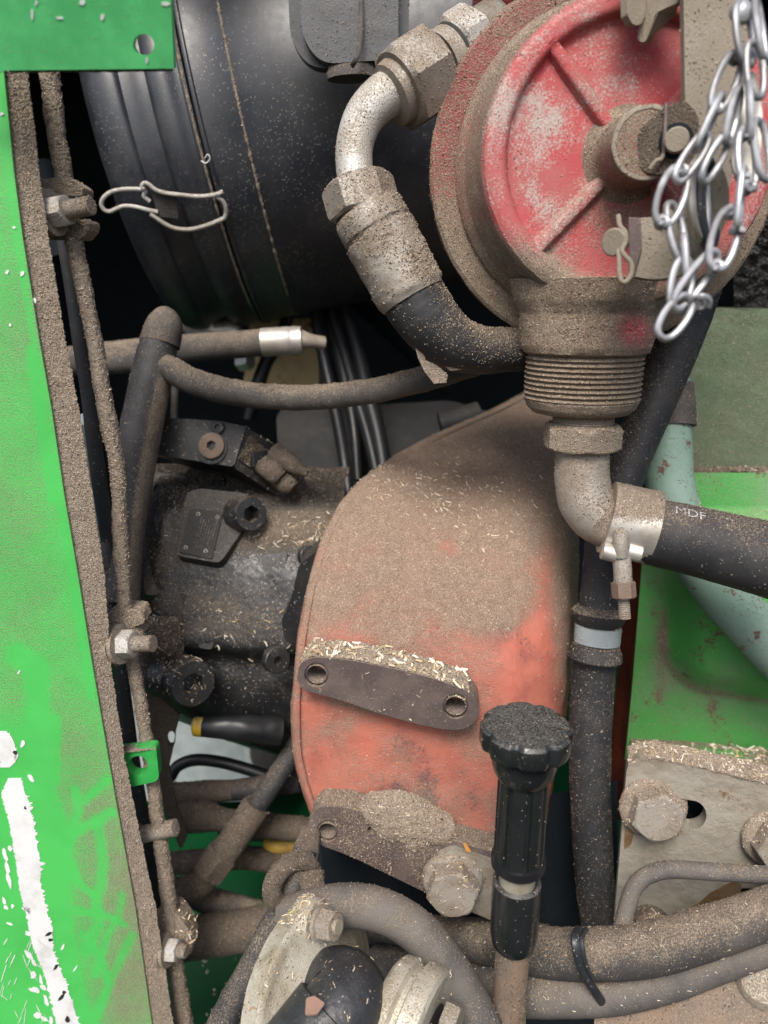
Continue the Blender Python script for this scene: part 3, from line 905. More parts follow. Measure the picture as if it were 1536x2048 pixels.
build('back_flange', m, MT['red_dark'], t, grains=60, gmin=.35)
A = P(1000, 50, .455)
axb = (P(1150, -45, .466) - A).normalized()
m = lathe(M(), A, A + axb, [(0, px(56, .45)), (0, px(86, .45)), (px(10, .45), px(96, .45)), (px(220, .45), px(104, .45))], 60, sub=.002, jit=.0001)
build('inlet_boss', m, MT['redf'], t, grains=10)
# outlet neck and threaded collar, upright
NK = P(1180, 560, .448)
dn = -ZA
nz = lambda v: (NK - P(1180, v, vdepth(v, 560, .448))).length
r_ = lambda n: px(n, .455)
def boxy(th, x, r):
    k = min(1, max(0, 1 - x / nz(700))) * .06
    return r * (1 + k * np.cos(4 * th))
pr = [(0, r_(150)), (nz(600), r_(142)), (nz(625), r_(131)), (nz(690), r_(129)), (nz(702), r_(124)), (nz(708), r_(114))]
m = lathe(M(), NK, NK + dn, pr, 90, boxy, sub=.0016, jit=.0003, lump=.0007)
V = np.concatenate(m.v)
uv = project(V)
m.a = [.85 - 1.1 * blob(uv[:, 0], uv[:, 1], 1272, 665, 34, 34)]
build('outlet_neck', m, MT['redf'], t, grains=150, gmin=.3)
pitch = (nz(800) - nz(712)) / 9
pr = [(nz(704), r_(112))] + threads(nz(710), nz(790), r_(117), pitch, r_(6)) + [(nz(798), r_(115)), (nz(812), r_(109)), (nz(822), r_(98)), (nz(826), r_(80)), (nz(826), 0)]
m = lathe(M(), NK, NK + dn, pr, 80, sub=.0012, jit=.00022)
V = np.concatenate(m.v)
uv = project(V)
m.a = [.30 + .5 * np.clip((1140 - uv[:, 0]) / 70, 0, 1) + .4 * np.clip((uv[:, 1] - 800) / 20, 0, 1)]
build('threaded_collar', m, MT['brown'], t, grains=110, gmin=.2)

# elbow and black outlet hose
t = thing('outlet_elbow', 'dusty cast pipe elbow with a hex nut screwed under the red filter', 'pipe elbow', P(1190, 1080, .47))
NB = P(1168, 815, .462)
nb = lambda v: (NB - P(1168, v, vdepth(v, 815, .462))).length
r2 = lambda n: px(n, .468)
m = lathe(M(), NB, NB + dn, threads(0, nb(870), r2(60), .0016, .0008), 40, jit=.0002)
build('nipple', m, MT['steeld'], t, grains=80)
m = hexhead(M(), P(1166, 848, .466), dn, r2(70), r2(50), ref=-FW * .7 + RT, both=True)
build('nut', m, MT['dust'], t, bevel=.0008, grains=200, gmin=.3)
m = tube(M(), [(1166, 880, .468, 53), (1164, 920, .470, 53), (1164, 960, .471, 54), (1172, 1000, .471, 55), (1195, 1030, .470, 55), (1230, 1044, .468, 55), (1275, 1054, .466, 55)], 44, .0012, jit=.0001, lump=.0004)
build('elbow', m, MT['steeld'], t, grains=110, gmin=.2)
m = tube(M(), [(1205, 1022, .469, 62), (1226, 1038, .468, 64), (1240, 1046, .4675, 60)], 40, .0012, jit=.0004, lump=.0008)
build('bead', m, MT['dust'], t, grains=200)

t = thing('outlet_hose', 'wide black rubber hose with faded white print, clamped on the elbow', 'hose', P(1400, 1160, .46))
hp = [(1225, 1040, .466, 66), (1300, 1062, .462, 67), (1380, 1080, .459, 69), (1460, 1100, .456, 72), (1540, 1120, .453, 76), (1640, 1150, .45, 80)]
m = tube(M(), hp, 60, .0012, jit=.00015)
build('hose', m, MT['rubber'], t, grains=90, gmin=.1, gsize=.0004)
def text_mesh(txt, size):
    c = bpy.data.curves.new('t', 'FONT')
    c.body = txt
    c.size = size
    c.resolution_u = 3
    o = bpy.data.objects.new('t', c)
    COL.objects.link(o)
    me = bpy.data.meshes.new_from_object(o.evaluated_get(bpy.context.evaluated_depsgraph_get()))
    v = [x.co.copy() for x in me.vertices]
    f = [tuple(p.vertices) for p in me.polygons]
    bpy.data.objects.remove(o)
    return v, f
HA = P(1300, 1062, .462)
hax = (P(1460, 1100, .456) - HA).normalized()
hr = px(69, .460)
hu = (UP - hax * UP.dot(hax)).normalized()
hf = hax.cross(hu)
if hf.dot(EYE - HA) < 0:
    hf = -hf
def on_hose(a, b):
    th = math.radians(38) + b / hr
    return HA + hax * a + (hu * math.sin(th) + hf * math.cos(th)) * (hr + .00045)
m = M()
v, f = text_mesh('MDF', px(30, .46))
m.add([list(on_hose(p.x + px(24, .46), p.y)) for p in v], f)
a0, b0 = px(122, .46), -px(2, .46)
m.add([list(on_hose(a0 + px(17, .46) * i, b0 + px(21, .46) * j)) for i, j in ((0, 0), (1, 0), (1, 1), (0, 1))], [(0, 1, 2, 3)])
build('print', m, MT['print_'], t, sharp=0)

t = thing('hose_clamp', 'shiny steel band clamp with a hanging tightening bolt on the black outlet hose', 'hose clamp', P(1245, 1230, .45))
A = P(1212, 1034, .4665)
m = lathe(M(), A, A + hax, [(0, px(68, .464)), (.0003, px(73, .464)), (px(60, .464), px(74, .464)), (px(92, .464), px(74.5, .464)), (px(93, .464), px(68, .464))], 64)
V = np.concatenate(m.v)
m.a = [.85 * np.clip((1062 - project(V)[:, 1]) / 40, 0, 1)]
build('band', m, MT['chrome'], t, grains=25, gmin=.05)
hD = .449
for uu in (1218, 1268):
    c = P(uu, 1104, hD)
    m = lathe(M(), c - hax * px(15, hD), c + hax * px(15, hD), [(0, 0), (0, px(15, hD)), (px(2, hD), px(18, hD)), (px(28, hD), px(18, hD)), (px(30, hD), px(15, hD)), (px(30, hD), 0)], 28)
    build('lug', m, MT['chrome'], t)
m = tube(M(), [(1238, 1058, hD - .001, 13), (1241, 1070, hD - .004, 15), (1241, 1090, hD - .005, 14), (1242, 1112, hD - .003, 14)], 20)
build('tee_bolt', m, MT['steeld'], t, grains=60)
m = tube(M(), [(1243, 1112, hD, 18), (1245, 1140, hD, 18), (1246, 1168, hD, 18)], 24)
build('spacer', m, MT['steeld'], t, grains=30)
c = P(1246, 1163, hD)
build('nut', hexhead(M(), c, (P(1249, 1200, hD) - c), px(21, hD), px(34, hD), ref=-FW + RT * .3, both=True), MT['brown'], t, bevel=.0004)
c = P(1247, 1196, hD + .001)
build('threaded_end', lathe(M(), c, P(1250, 1240, hD + .002), threads(0, px(40, hD), px(12, hD), .0011, .0005), 20), MT['steeld'], t)

# ================================================================== strap, lever, latch in front of the filter
SD = .352
pl = Plane((1400, 0, SD), (1470, 0, SD), (1410, 400, vdepth(400, 0, SD)))
t = thing('hinge_strap', 'flat dusty tan steel strap hanging upright in front of the red filter', 'strap', pl.at(1420, 400))
build('strap', plate(M(), pl, rounded([(1366, -100), (1500, -100), (1490, 250), (1470, 330), (1446, 420), (1400, 420), (1372, 330)], [2, 2, 30, 40, 30, 30, 40]), .005), MT['strap'], t, bevel=.001, grains=25, gmin=.3)
t = thing('latch_bracket', 'small bent grey bracket at the upper edge of the red filter', 'bracket', P(1300, 90, .37))
build('cheek', plate(M(), Plane((1260, 0, .366), (1290, 0, .372), (1262, 50, .369)), rounded([(1252, -80), (1300, -80), (1290, 30), (1282, 50), (1266, 50), (1255, 30)], [2, 2, 8, 8, 8, 4]), .004), MT['strap'], t, bevel=.0006)
build('cheek', plate(M(), Plane((1300, 0, .372), (1350, 0, .363), (1300, 60, .375)), rounded([(1288, -80), (1362, -80), (1357, 4), (1312, 24), (1300, 60), (1288, 86), (1274, 80), (1280, 40)], [2, 2, 4, 10, 10, 6, 6, 10]), .005), MT['strap'], t, bevel=.0006)
build('lip', prism(M(), [P(1316, 22, .369), P(1357, 4, .361), P(1352, 30, .372), P(1290, 84, .376)], [P(1316, 22, .374), P(1357, 4, .367), P(1352, 30, .378), P(1290, 84, .381)]), MT['strap'], t, bevel=.0004)

t = thing('pivot_lug', 'dusty grey lug with a round pin on the end of the red hub', 'pivot', P(1320, 340, .37))
pl = Plane((1280, 300, .376), (1380, 250, .366), (1300, 345, .378))
build('lug', plate(M(), pl, rounded([(1272, 335), (1276, 262), (1318, 222), (1368, 198), (1398, 230), (1394, 300), (1366, 344), (1306, 350)], [10, 14, 10, 10, 16, 20, 20, 12]), .012), MT['dustd'], t, bevel=.0012, grains=60)
c = pl.at(1352, 282)
m = lathe(M(), c - pl.n * .002, c + pl.n * .01, [(0, px(33, .37)), (.0025, px(33, .37)), (.003, px(25, .37))], 36)
build('washer', m, MT['dark'], t)
m = lathe(M(), c, c + pl.n * .01, [(0, px(24, .37)), (.005, px(24, .37)), (.006, px(21, .37)), (.006, 0)], 36)
build('pin', m, MT['strap'], t)
build('split_pin', wire([(1332, 206, .367), (1331, 240, .368), (1329, 280, .369), (1327, 308, .371)], 4.5), MT['purple'], t)
build('split_pin', wire([(1327, 308, .371), (1322, 318, .372), (1312, 322, .372), (1300, 338, .374)], 4.5), MT['strap'], t)

LD = .366
pl = Plane((1280, 440, LD), (1440, 400, LD - .012), (1290, 550, LD + .004))
t = thing('lever_plate', 'curved tan lever plate at the lower front of the red filter with a spring-clipped pin', 'lever', pl.at(1330, 558))
out = rounded([(1276, 436), (1330, 432), (1362, 402), (1388, 340), (1440, 322), (1462, 380), (1452, 450), (1420, 510), (1372, 550), (1310, 560), (1268, 553), (1280, 500)], [4, 20, 30, 20, 16, 30, 40, 40, 40, 30, 4, 20])
build('plate', plate(M(), pl, out, .011, [circ(1402, 402, 22, 22, 44)]), MT['strap'], t, bevel=.001, grains=25, gmin=.3)
build('edge_block', prism(M(), [P(1257, 434, .3645), P(1281, 436, .3655), P(1284, 500, .3668), P(1268, 553, .369), P(1258, 540, .3685)], [P(1257, 434, .374), P(1281, 436, .376), P(1284, 500, .377), P(1268, 553, .379), P(1258, 540, .379)]), MT['purple'], t, bevel=.0005)
c = P(1232, 484, .366)
m = lathe(M(), c, P(1210, 487, .3585), [(-px(30, .366), px(16, .366)), (0, px(16, .366)), (0, px(27, .366)), (px(9, .366), px(27, .366)), (px(12, .366), px(24, .366)), (px(12, .366), 0)], 36)
build('pin', m, MT['strap'], t)
build('spring_clip', wire([(1236, 430, .362), (1240, 452, .3615), (1251, 466, .361), (1250, 486, .361), (1244, 500, .361), (1250, 512, .361), (1262, 526, .3612), (1263, 546, .3615), (1256, 560, .362), (1245, 564, .362), (1239, 548, .362), (1238, 518, .362), (1236, 500, .363)], 5), MT['strap'], t)

# ================================================================== chain
t = thing('safety_chain', 'bright wire chain of knotted links dangling in front of the red filter', 'chain', P(1350, 670, .32))
def link(u, v, L, W, ang, roll, d, r=7.2, knots=True):
    a = math.radians(ang)
    ax = (-UP * math.cos(a) + RT * math.sin(a))
    sd = (RT * math.cos(a) + UP * math.sin(a))
    rl = math.radians(roll)
    sd = sd * math.cos(rl) + FW * math.sin(rl)
    c = P(u, v, d)
    pts = []
    k = 28
    for i in range(k):
        th = i / k * 2 * math.pi
        x, y = math.cos(th), math.sin(th)
        x = math.copysign(abs(x) ** .72, x)
        p = c + ax * (px(L / 2, d) * y) + sd * (px(W / 2, d) * x)
        pts.append((*p, px(r, d)))
    m = tube(M(), pts, 10, .0009, raw=True, closed=True)
    o = build('link', m, MT['chain'], t)
    if knots:
        nrm = ax.cross(sd)
        for s in (-1, 1):
            e = c + ax * (px(L / 2 - 4, d) * s)
            kp = []
            for i in range(17):
                th = i / 16 * 2 * math.pi * 1.35
                kp.append((*(e + nrm * (px(11, d) * (i / 16 - .5) * 2) + ax * (px(9, d) * math.sin(th)) + sd * (px(10, d) * math.cos(th) * .9)), px(r * .92, d)))
            build('knot', tube(M(), kp, 8, .0009, raw=True), MT['chain'], o)
for a in [(1489, 70, 120, 60, 6, 35, .318), (1452, 165, 120, 44, -22, 15, .320), (1418, 245, 118, 40, -26, 70, .322), (1384, 315, 110, 34, -34, 20, .323), (1343, 392, 118, 56, -20, 12, .324),
          (1352, 462, 112, 42, 12, 28, .327), (1372, 520, 96, 40, 4, 64, .326), (1362, 570, 104, 46, -10, 14, .325), (1391, 560, 138, 44, -38, 30, .322), (1448, 478, 122, 54, -16, 10, .318), (1480, 400, 118, 44, -6, 60, .317),
          (1494, 320, 116, 46, 4, 20, .316), (1466, 232, 112, 42, -14, 50, .319), (1430, 318, 100, 40, -30, 40, .320), (1524, 300, 120, 44, 8, 30, .317), (1520, 60, 120, 46, 8, 50, .318), (1500, 225, 112, 44, 2, 65, .316), (1510, 140, 110, 44, 4, 20, .316), (1350, 634, 96, 48, -36, 12, .322)]:
    link(*a, knots=a[0] in (1452, 1343, 1448, 1480, 1494))
kp = [(*P(1396 + 22 * math.cos(i * .9) * .5 + i * 1.6 - 10, 604 + 12 * math.sin(i * .9), .322 + .002 * math.sin(i * .9)), px(6, .322)) for i in range(16)]
build('end_coil', tube(M(), kp, 8, .0009, raw=True), MT['chain'], t)
pl = Plane((1450, 200, .329), (1520, 200, .325), (1450, 360, .333))
t = thing('snap_hook', 'bright bent sheet-steel hook hanging among the chain links', 'hook', pl.at(1480, 370))
build('body', plate(M(), pl, rounded([(1466, 150), (1512, 140), (1526, 230), (1520, 340), (1484, 380), (1462, 330), (1470, 240)], 16), .003), MT['chrome'], t, bevel=.0008)
c = P(1485, 22, .318)
bm_ = lathe(M(), c + FW * .004, c - FW * .006, [(0, 0), (0, px(14, .318)), (px(10, .318), px(24, .318)), (px(22, .318), px(22, .318)), (px(30, .318), px(12, .318)), (px(32, .318), 0)], 28)
build('rivet', bm_, MT['chain'], t)
tor = [(*(P(1398, 402, .345) + RT * px(34 * math.cos(i / 24 * 6.283), .345) + UP * px(74 * math.sin(i / 24 * 6.283), .345) + FW * (.010 * math.cos(i / 24 * 6.283))), px(9, .345)) for i in range(24)]
build('eye_ring', tube(M(), tor, 10, .001, raw=True, closed=True), MT['chrome'], t)
tor = [(*(P(1416, 408, .350) + RT * px(34 * math.cos(i / 24 * 6.283), .35) + UP * px(84 * math.sin(i / 24 * 6.283), .35) + FW * (.010 * math.cos(i / 24 * 6.283))), px(11, .35)) for i in range(24)]
build('grommet', tube(M(), tor, 10, .001, raw=True, closed=True), MT['blackp'], t)
# ================================================================== right side: hoses, pipe, engine cover
m = tube(M(), [(1395, 560, .505, 50), (1368, 640, .505, 50), (1334, 735, .507, 46), (1300, 822, .51, 42), (1266, 900, .513, 42), (1238, 975, .515, 41), (1214, 1060, .52, 39), (1204, 1130, .523, 37), (1199, 1200, .527, 38), (1193, 1280, .53, 41), (1186, 1360, .535, 42), (1180, 1450, .54, 42), (1180, 1550, .545, 40), (1183, 1650, .55, 39), (1189, 1760, .557, 38), (1198, 1850, .562, 36), (1202, 1900, .565, 36)], 44, .0013, jit=.00015)
o = build('coolant_hose', m, MT['rubber'], label='long black rubber hose running upright between the red housing and the green cover', cat='hose', grains=60, gmin=.3, gsize=.00035)
t = thing('hose_grommet', 'black ribbed grommet with a pale band around the upright hose', 'grommet', P(1194, 1315, .53))
A, B = P(1200, 1214, .524), P(1190, 1320, .528)
L_ = (B - A).length
g = lambda n: px(n, .526)
m = lathe(M(), A, B, [(0, g(36)), (L_ * .02, g(46)), (L_ * .10, g(54)), (L_ * .22, g(50)), (L_ * .30, g(44)), (L_ * .33, g(40)), (L_ * .68, g(40)), (L_ * .70, g(44)), (L_ * .84, g(50)), (L_ * .96, g(53)), (L_, g(50)), (L_, g(36))], 60, jit=.0001)
build('grommet', m, MT['rubber'], t, grains=60)
m = lathe(M(), A, B, [(L_ * .35, g(40)), (L_ * .36, g(45.5)), (L_ * .66, g(45)), (L_ * .67, g(40))], 60)
build('band', m, MT['panelw'], t, grains=30)

t = thing('coolant_pipe', 'pale blue-green steel pipe curving down across the green engine cover', 'pipe', P(1400, 1300, .56))
m = tube(M(), [(1346, 700, .552, 34), (1342, 780, .55, 37), (1338, 850, .55, 42), (1336, 910, .55, 46), (1340, 970, .55, 47), (1358, 1040, .55, 48), (1392, 1110, .55, 49), (1440, 1180, .55, 50), (1500, 1246, .55, 51), (1580, 1320, .55, 58), (1650, 1380, .55, 58)], 48, .0015)
build('pipe', m, MT['teal'], t, grains=25, gmin=.2)
A, B = P(1344, 768, .55), P(1342, 852, .55)
L_ = (B - A).length
m = lathe(M(), A, B, [(0, g(34)), (0, g(42)), (L_ * .5, g(48)), (L_, g(50)), (L_, g(40))], 48)
build('rubber_joint', m, MT['rubberd'], t, grains=50)

t = thing('engine_cover', 'green sheet-metal engine cover with a pressed bulge, dusty block above and rust streaks', 'engine cover', P(1420, 1500, .58))
ED = .600
pl = Plane((1300, 960, ED), (1530, 960, ED - .02), (1300, 1480, vdepth(1480, 960, ED) - .02))
def bul(u, v):
    def ss(x):
        x = np.clip(x, 0, 1)
        return x * x * (3 - 2 * x)
    edge = 1392 + .16 * (u - 1380)
    dx, dy, R = (u - 1316) * 1.0, (edge - v) * 1.0, 95.0
    dist = np.where((dx < R) & (dy < R), R - np.hypot(R - dx, R - dy), np.minimum(dx, dy))
    return .026 * ss(dist / 85) * ss((v - 1010) / 90)
rows = []
for v in np.linspace(945, 1520, 12):
    left = np.interp(v, [945, 1150, 1380, 1560], [1292, 1282, 1264, 1246])
    rows.append([pl.at(left + (1620 - left) * k / 10, v) for k in range(11)])
def ec_dust(u, v):
    b = bul(u, v) / .026
    d = .05 + .45 * blob(u, v, 1322, 1290, 14, 90) + .5 * np.clip(1 - np.abs(b - .08) / .10, 0, 1) * np.clip((v - 1200) / 60, 0, 1)
    return d - .1 * blob(u, v, 1370, 1270, 60, 60) + .15 * blob(u, v, 1480, 1340, 90, 40)
m = grid(M(), rows, 22, 22, dust=ec_dust, bulge=bul, wear=lambda u, v: .13 * blob(u, v, 1420, 1260, 18, 130) + .12 * blob(u, v, 1420, 1420, 30, 24))
build('panel', m, MT['greene'], t, grains=10, gmin=.1)
# upper block with a ledge
pb = Plane((1360, 640, .640), (1530, 640, .62), (1360, 930, vdepth(930, 640, .640)))
rows = [[pb.at(u, v) for u in np.linspace(1290, 1640, 6)] for v in np.linspace(618, 934, 6)]
m = grid(M(), rows, 14, 14, jit=.0001, lump=.0006)
build('upper_block', m, MT['greend'], t, grains=25, gmin=.3)
m = M()
grid(m, [[pb.at(u, 618) + YA * k for u in np.linspace(1290, 1640, 6)] for k in (.2, .1, 0)], 4, 4)
build('block_top', m, MT['greend'], t)
rows = [[pb.at(u, 933) * (1 - k) + pl.at(u, 946 + 4 * math.sin(u * .05)) * k for u in np.linspace(1285, 1640, 14)] for k in (0, .4, .8, 1)]
m = grid(M(), [[Vector(p) for p in r] for r in rows], 6, 5, jit=.0003, lump=.0012, lscale=90)
build('ledge', m, MT['dustd'], t, grains=140, gmin=.4)
# the folded lower ledge above the bracket
pk = Plane((1300, 1480, (pl.at(1300, 1480) - EYE).dot(FW) - .001), (1530, 1490, (pl.at(1530, 1490) - EYE).dot(FW) - .001), (1300, 1560, (pl.at(1300, 1480) - EYE).dot(FW) - .05))
rows = [[pk.at(1262 + (1640 - 1262) * k / 8, v + k * 5) for k in range(9)] for v in (1470, 1490, 1515, 1545)]
m = grid(M(), rows, 10, 10, dust=lambda u, v: .55 - .9 * blob(u, v, 1420, 1508, 75, 14))
build('lower_ledge', m, MT['greene'], t, grains=90, gmin=.3)
# rust-red edge of the engine plate
m = M()
rows = []
for v in np.linspace(1120, 1640, 40):
    l = np.interp(v, [1120, 1180, 1400, 1560, 1640], [1288, 1281, 1263, 1247, 1240])
    d0 = (pl.at(l, min(v, 1500)) - EYE).dot(FW)
    rows.append([P(l - 34 + (1.5 if int(v / 13) % 2 else 0), v, d0 + .05), P(l - 14, v, d0 + .025), P(l, v, d0 + .004)])
grid(m, rows, 5, 2, jit=.00015)
build('plate_edge', m, MT['rust'], t)

# rough casting far to the right
pr_ = Plane((1470, 480, .66), (1530, 480, .65), (1470, 610, .69))
m = grid(M(), [[pr_.at(u, v) for u in (1462 + (v - 470) * .05, 1500, 1560, 1640)] for v in (430, 500, 560, 622)], 24, 24, jit=.0008, lump=.003, lscale=160)
build('rough_casting', m, MT['greyb'], label='dark rough-surfaced block behind the chain, above the green cover', cat='casting')

# ================================================================== bracket plate with bolts
bpl = t = thing('bracket_plate', 'thick bare steel bracket plate with stains, slotted holes and big flange bolts', 'bracket', P(1400, 1950, .52))
KD = .500
pl = Plane((1260, 1540, KD), (1530, 1580, KD - .022), (1240, 1840, vdepth(1840, 1540, KD)))
slot = lambda cu, cv, r, du, dv: [(cu + r * math.cos(a) + (du if math.cos(a - math.atan2(dv, du)) > 0 else 0), cv + r * math.sin(a) + (dv if math.cos(a - math.atan2(dv, du)) > 0 else 0)) for a in np.arange(24) / 24 * 6.283]
out = rounded([(1254, 1530), (1280, 1512), (1310, 1518), (1420, 1540), (1660, 1598), (1660, 2120), (1210, 2040), (1226, 1870)], [20, 8, 8, 6, 2, 2, 2, 6])
build('plate', plate(M(), pl, out, .012, [slot(1345, 1625, 30, 38, 6), slot(1522, 1665, 30, 40, 6), rounded([(1472, 1776), (1525, 1778), (1522, 1806), (1476, 1806)], 8)]), MT['tan'], t, bevel=.0012, grains=7, gmin=.1)
m = M()
rows = [[pl.at(u, np.interp(u, [1250, 1300, 1420, 1660], [1530, 1514, 1538, 1597]) + o_) - pl.n * b_ for u in np.linspace(1256, 1650, 16)] for o_, b_ in ((2, -.0006), (-1, .0005), (-6, .007), (-12, .014))]
grid(m, [[Vector(p) for p in r] for r in rows], 6, 5, jit=.0004, lump=.0012, lscale=90)
build('dusty_edge', m, MT['dust'], t, grains=150, gmin=.5)
build('hole_floor', plate(M(), pl, [(1440, 1750), (1560, 1752), (1560, 1830), (1440, 1830)], .002, off=-.014), MT['dustd'], t)
build('slot_shade', plate(M(), pl, [(1290, 1560), (1430, 1560), (1430, 1690), (1290, 1690)], .002, off=-.03), MT['dark'], t)  # dark sheets added behind both slots to stand for their shade
build('slot_shade', plate(M(), pl, [(1440, 1600), (1640, 1600), (1640, 1740), (1440, 1740)], .002, off=-.03), MT['dark'], t)
def flange_bolt(t, c, n_, rw, af, hh, mat, mat2, marks=(), tilt=0.0, k=.5):
    """flange washer + hex head standing off a plate point c along n_"""
    D = (c - EYE).dot(FW)
    m = lathe(M(), c - n_ * .001, c + n_, [(0, 0), (0, px(rw, D)), (px(7, D), px(rw * 1.0, D)), (px(12, D), px(rw * .94, D)), (px(15, D), px(rw * .78, D)), (px(15, D), 0)], 48, jit=.0001)
    w = build('washer', m, mat2, t, grains=70, gmin=.3)
    h = hexhead(M(), c + n_ * px(10, D), n_, px(af, D), px(hh, D), ref=UP + RT * tilt)
    b = build('bolt_head', h, mat, t, bevel=.0007, grains=45, gmin=.25)
    top = c + n_ * (px(10 + hh, D) + .0003)
    u = (RT - n_ * RT.dot(n_)).normalized()
    w_ = n_.cross(u)
    for a in marks:
        ca = math.radians(a)
        dr = u * math.cos(ca) + w_ * math.sin(ca)
        box(mm := M(), top + dr * px(af * .42, D), top + dr * px(af * .78, D), (px(4, D), .0006), ref=n_)
        build('grade_mark', mm, MT['strap'], b)
bn = (-YA * .95 + ZA * .10 - XA * .08).normalized()
flange_bolt(t, pl.at(1306, 1614), bn, 66, 46, 34, MT['steeld'], MT['dust'], (205, 330, 345, 280), .2)
flange_bolt(t, pl.at(1548, 1676), bn, 62, 44, 36, MT['steeld'], MT['dust'], (), .5)
flange_bolt(t, pl.at(1300, 1842), bn, 40, 30, 16, MT['brown'], MT['dustd'])

m = tube(M(), [(1236, 1900, .470, 17), (1248, 1840, .472, 17), (1262, 1790, .473, 17), (1278, 1763, .473, 17), (1305, 1746, .472, 17), (1345, 1739, .470, 17), (1420, 1743, .466, 17), (1500, 1748, .462, 17), (1640, 1756, .455, 17)], 24, .001, jit=.00008)
build('thin_pipe', m, MT['rubberg'], label='thin grey steel pipe bent across the bare bracket plate', cat='pipe', grains=35)
for pts in ([(1398, 1806), (1420, 1786), (1446, 1772), (1470, 1762), (1484, 1770), (1478, 1800), (1462, 1820), (1430, 1832), (1404, 1834), (1366, 1836), (1370, 1822), (1384, 1812)], [(1250, 1640), (1262, 1628), (1272, 1650), (1262, 1690), (1248, 1700)]):
    build('brown_stain', plate(M(), pl, rounded(pts, 5), .0004, off=.0003), MT['stain'], bpl, sharp=0)
m = plate(M(), pl, [(1365, 1828), (1374, 1814), (1392, 1812), (1402, 1822), (1394, 1836), (1372, 1838)], .0004, off=.0003)

# bottom hoses
t = thing('hose_pair', 'pair of thick dusty black hoses tied together along the bottom of the bracket', 'hoses', P(1250, 2000, .47))
m = tube(M(), [(700, 1830, .60, 30), (860, 1868, .56, 34), (980, 1890, .52, 40), (1090, 1905, .485, 46), (1200, 1908, .465, 48), (1300, 1898, .457, 49), (1400, 1870, .452, 48), (1500, 1838, .448, 46), (1640, 1790, .44, 46)], 44, .0014, jit=.0002)
build('hose', m, MT['rubberd'], t, grains=80, gmin=.2, gsize=.0004)
m = tube(M(), [(760, 1930, .60, 38), (900, 1968, .53, 42), (1020, 1985, .495, 42), (1120, 1988, .478, 42), (1220, 1984, .470, 41), (1320, 1962, .465, 41), (1420, 1926, .461, 40), (1520, 1888, .458, 40), (1640, 1840, .455, 40)], 40, .0014, jit=.0002)
build('hose', m, MT['rubberg'], t, grains=40, gmin=.2, gsize=.0004)
m = tube(M(), [(1160, 1858, .462, 5.5), (1152, 1876, .4475, 6), (1154, 1905, .4440, 5), (1163, 1938, .4480, 5), (1176, 1962, .4520, 5), (1192, 1986, .4545, 5), (1206, 2008, .460, 5)], 10, flat=1.8)
build('cable_tie', m, MT['blackp'], t)
m = tube(M(), [(1172, 1858, .462, 5), (1164, 1876, .4475, 5), (1166, 1905, .4440, 5), (1175, 1938, .4475, 5), (1188, 1962, .4525, 4)], 10)
build('cable_tie', m, MT['blackp'], t)
m = tube(M(), [(660, 1850, .62, 26), (800, 1862, .61, 27), (900, 1862, .60, 27), (1020, 1870, .59, 27), (1100, 1878, .58, 26)], 24, .002)
build('return_hose', m, MT['rubberd'], label='thin dusty hose passing behind the pair of thick hoses', cat='hose')

pc = Plane((1230, 2010, .47), (1530, 1960, .455), (1250, 2100, .455))
rows = [[pc.at(u, v0 + .0 * u) for u in np.linspace(1188, 1660, 9)] for v0 in (1930, 1975, 2020, 2070, 2130)]
m = grid(M(), rows, 12, 12, lump=.004, lscale=28, jit=.00015)
t = build('lower_casting', m, MT['rusty'], label='rusty dust-covered casting under the pair of hoses', cat='casting', grains=30)
c = pc.at(1524, 1962)
m = lathe(M(), c, c + pc.n, [(-.003, 0), (-.003, px(50, .455)), (.002, px(48, .455)), (.005, px(40, .455)), (.006, 0)], 40)
build('plug', m, MT['tan'], t, grains=20)
# ================================================================== red gear housing
HS = [  # left edge u, v, depth ; right edge u, v, depth
    (1075, 770, .86, 1190, 790, .86), (985, 818, .76, 1172, 850, .75), (885, 862, .665, 1160, 905, .665), (800, 905, .605, 1155, 955, .608), (728, 955, .568, 1154, 1010, .568), (678, 1010, .545, 1153, 1065, .542),
    (644, 1075, .529, 1152, 1125, .526), (620, 1150, .520, 1150, 1190, .516), (604, 1225, .515, 1146, 1260, .510), (592, 1300, .513, 1138, 1330, .508), (585, 1380, .514, 1128, 1410, .509), (583, 1440, .517, 1118, 1475, .512),
    (586, 1500, .521, 1106, 1540, .517), (598, 1560, .525, 1094, 1610, .522), (622, 1630, .530, 1080, 1690, .528), (650, 1690, .535, 1066, 1760, .534)]
rows = []
for lu, lv, ld, ru, rv, rd in HS:
    f_ = lambda k: (lu + (ru - lu) * k, lv + (rv - lv) * k, ld + (rd - ld) * k)
    u8 = 16 * .52 / ld
    rim = .0026 * min(1, max(0, (lv - 1180) / 120))
    r = [P(lu + 6, lv, ld + .08), P(lu + 1, lv, ld + .02), P(lu, lv, ld + .005), P(lu + 4, lv, ld + .0012 - rim), P(lu + 15, lv, ld + .0004 - rim), P(lu + 21, lv, ld + .0006)]
    for k in (.09, .2, .35, .5, .65, .78):
        u, v, d = f_(k)
        r.append(P(u, v, d))
    wr = (ru - lu) / 540
    for du, dd in ((-95, .0015), (-60, .006), (-28, .016), (-8, .03), (2, .055), (6, .12)):
        u, v, d = f_(1 + du * wr / (ru - lu))
        r.append(P(u, v, d + dd))
    rows.append(r)
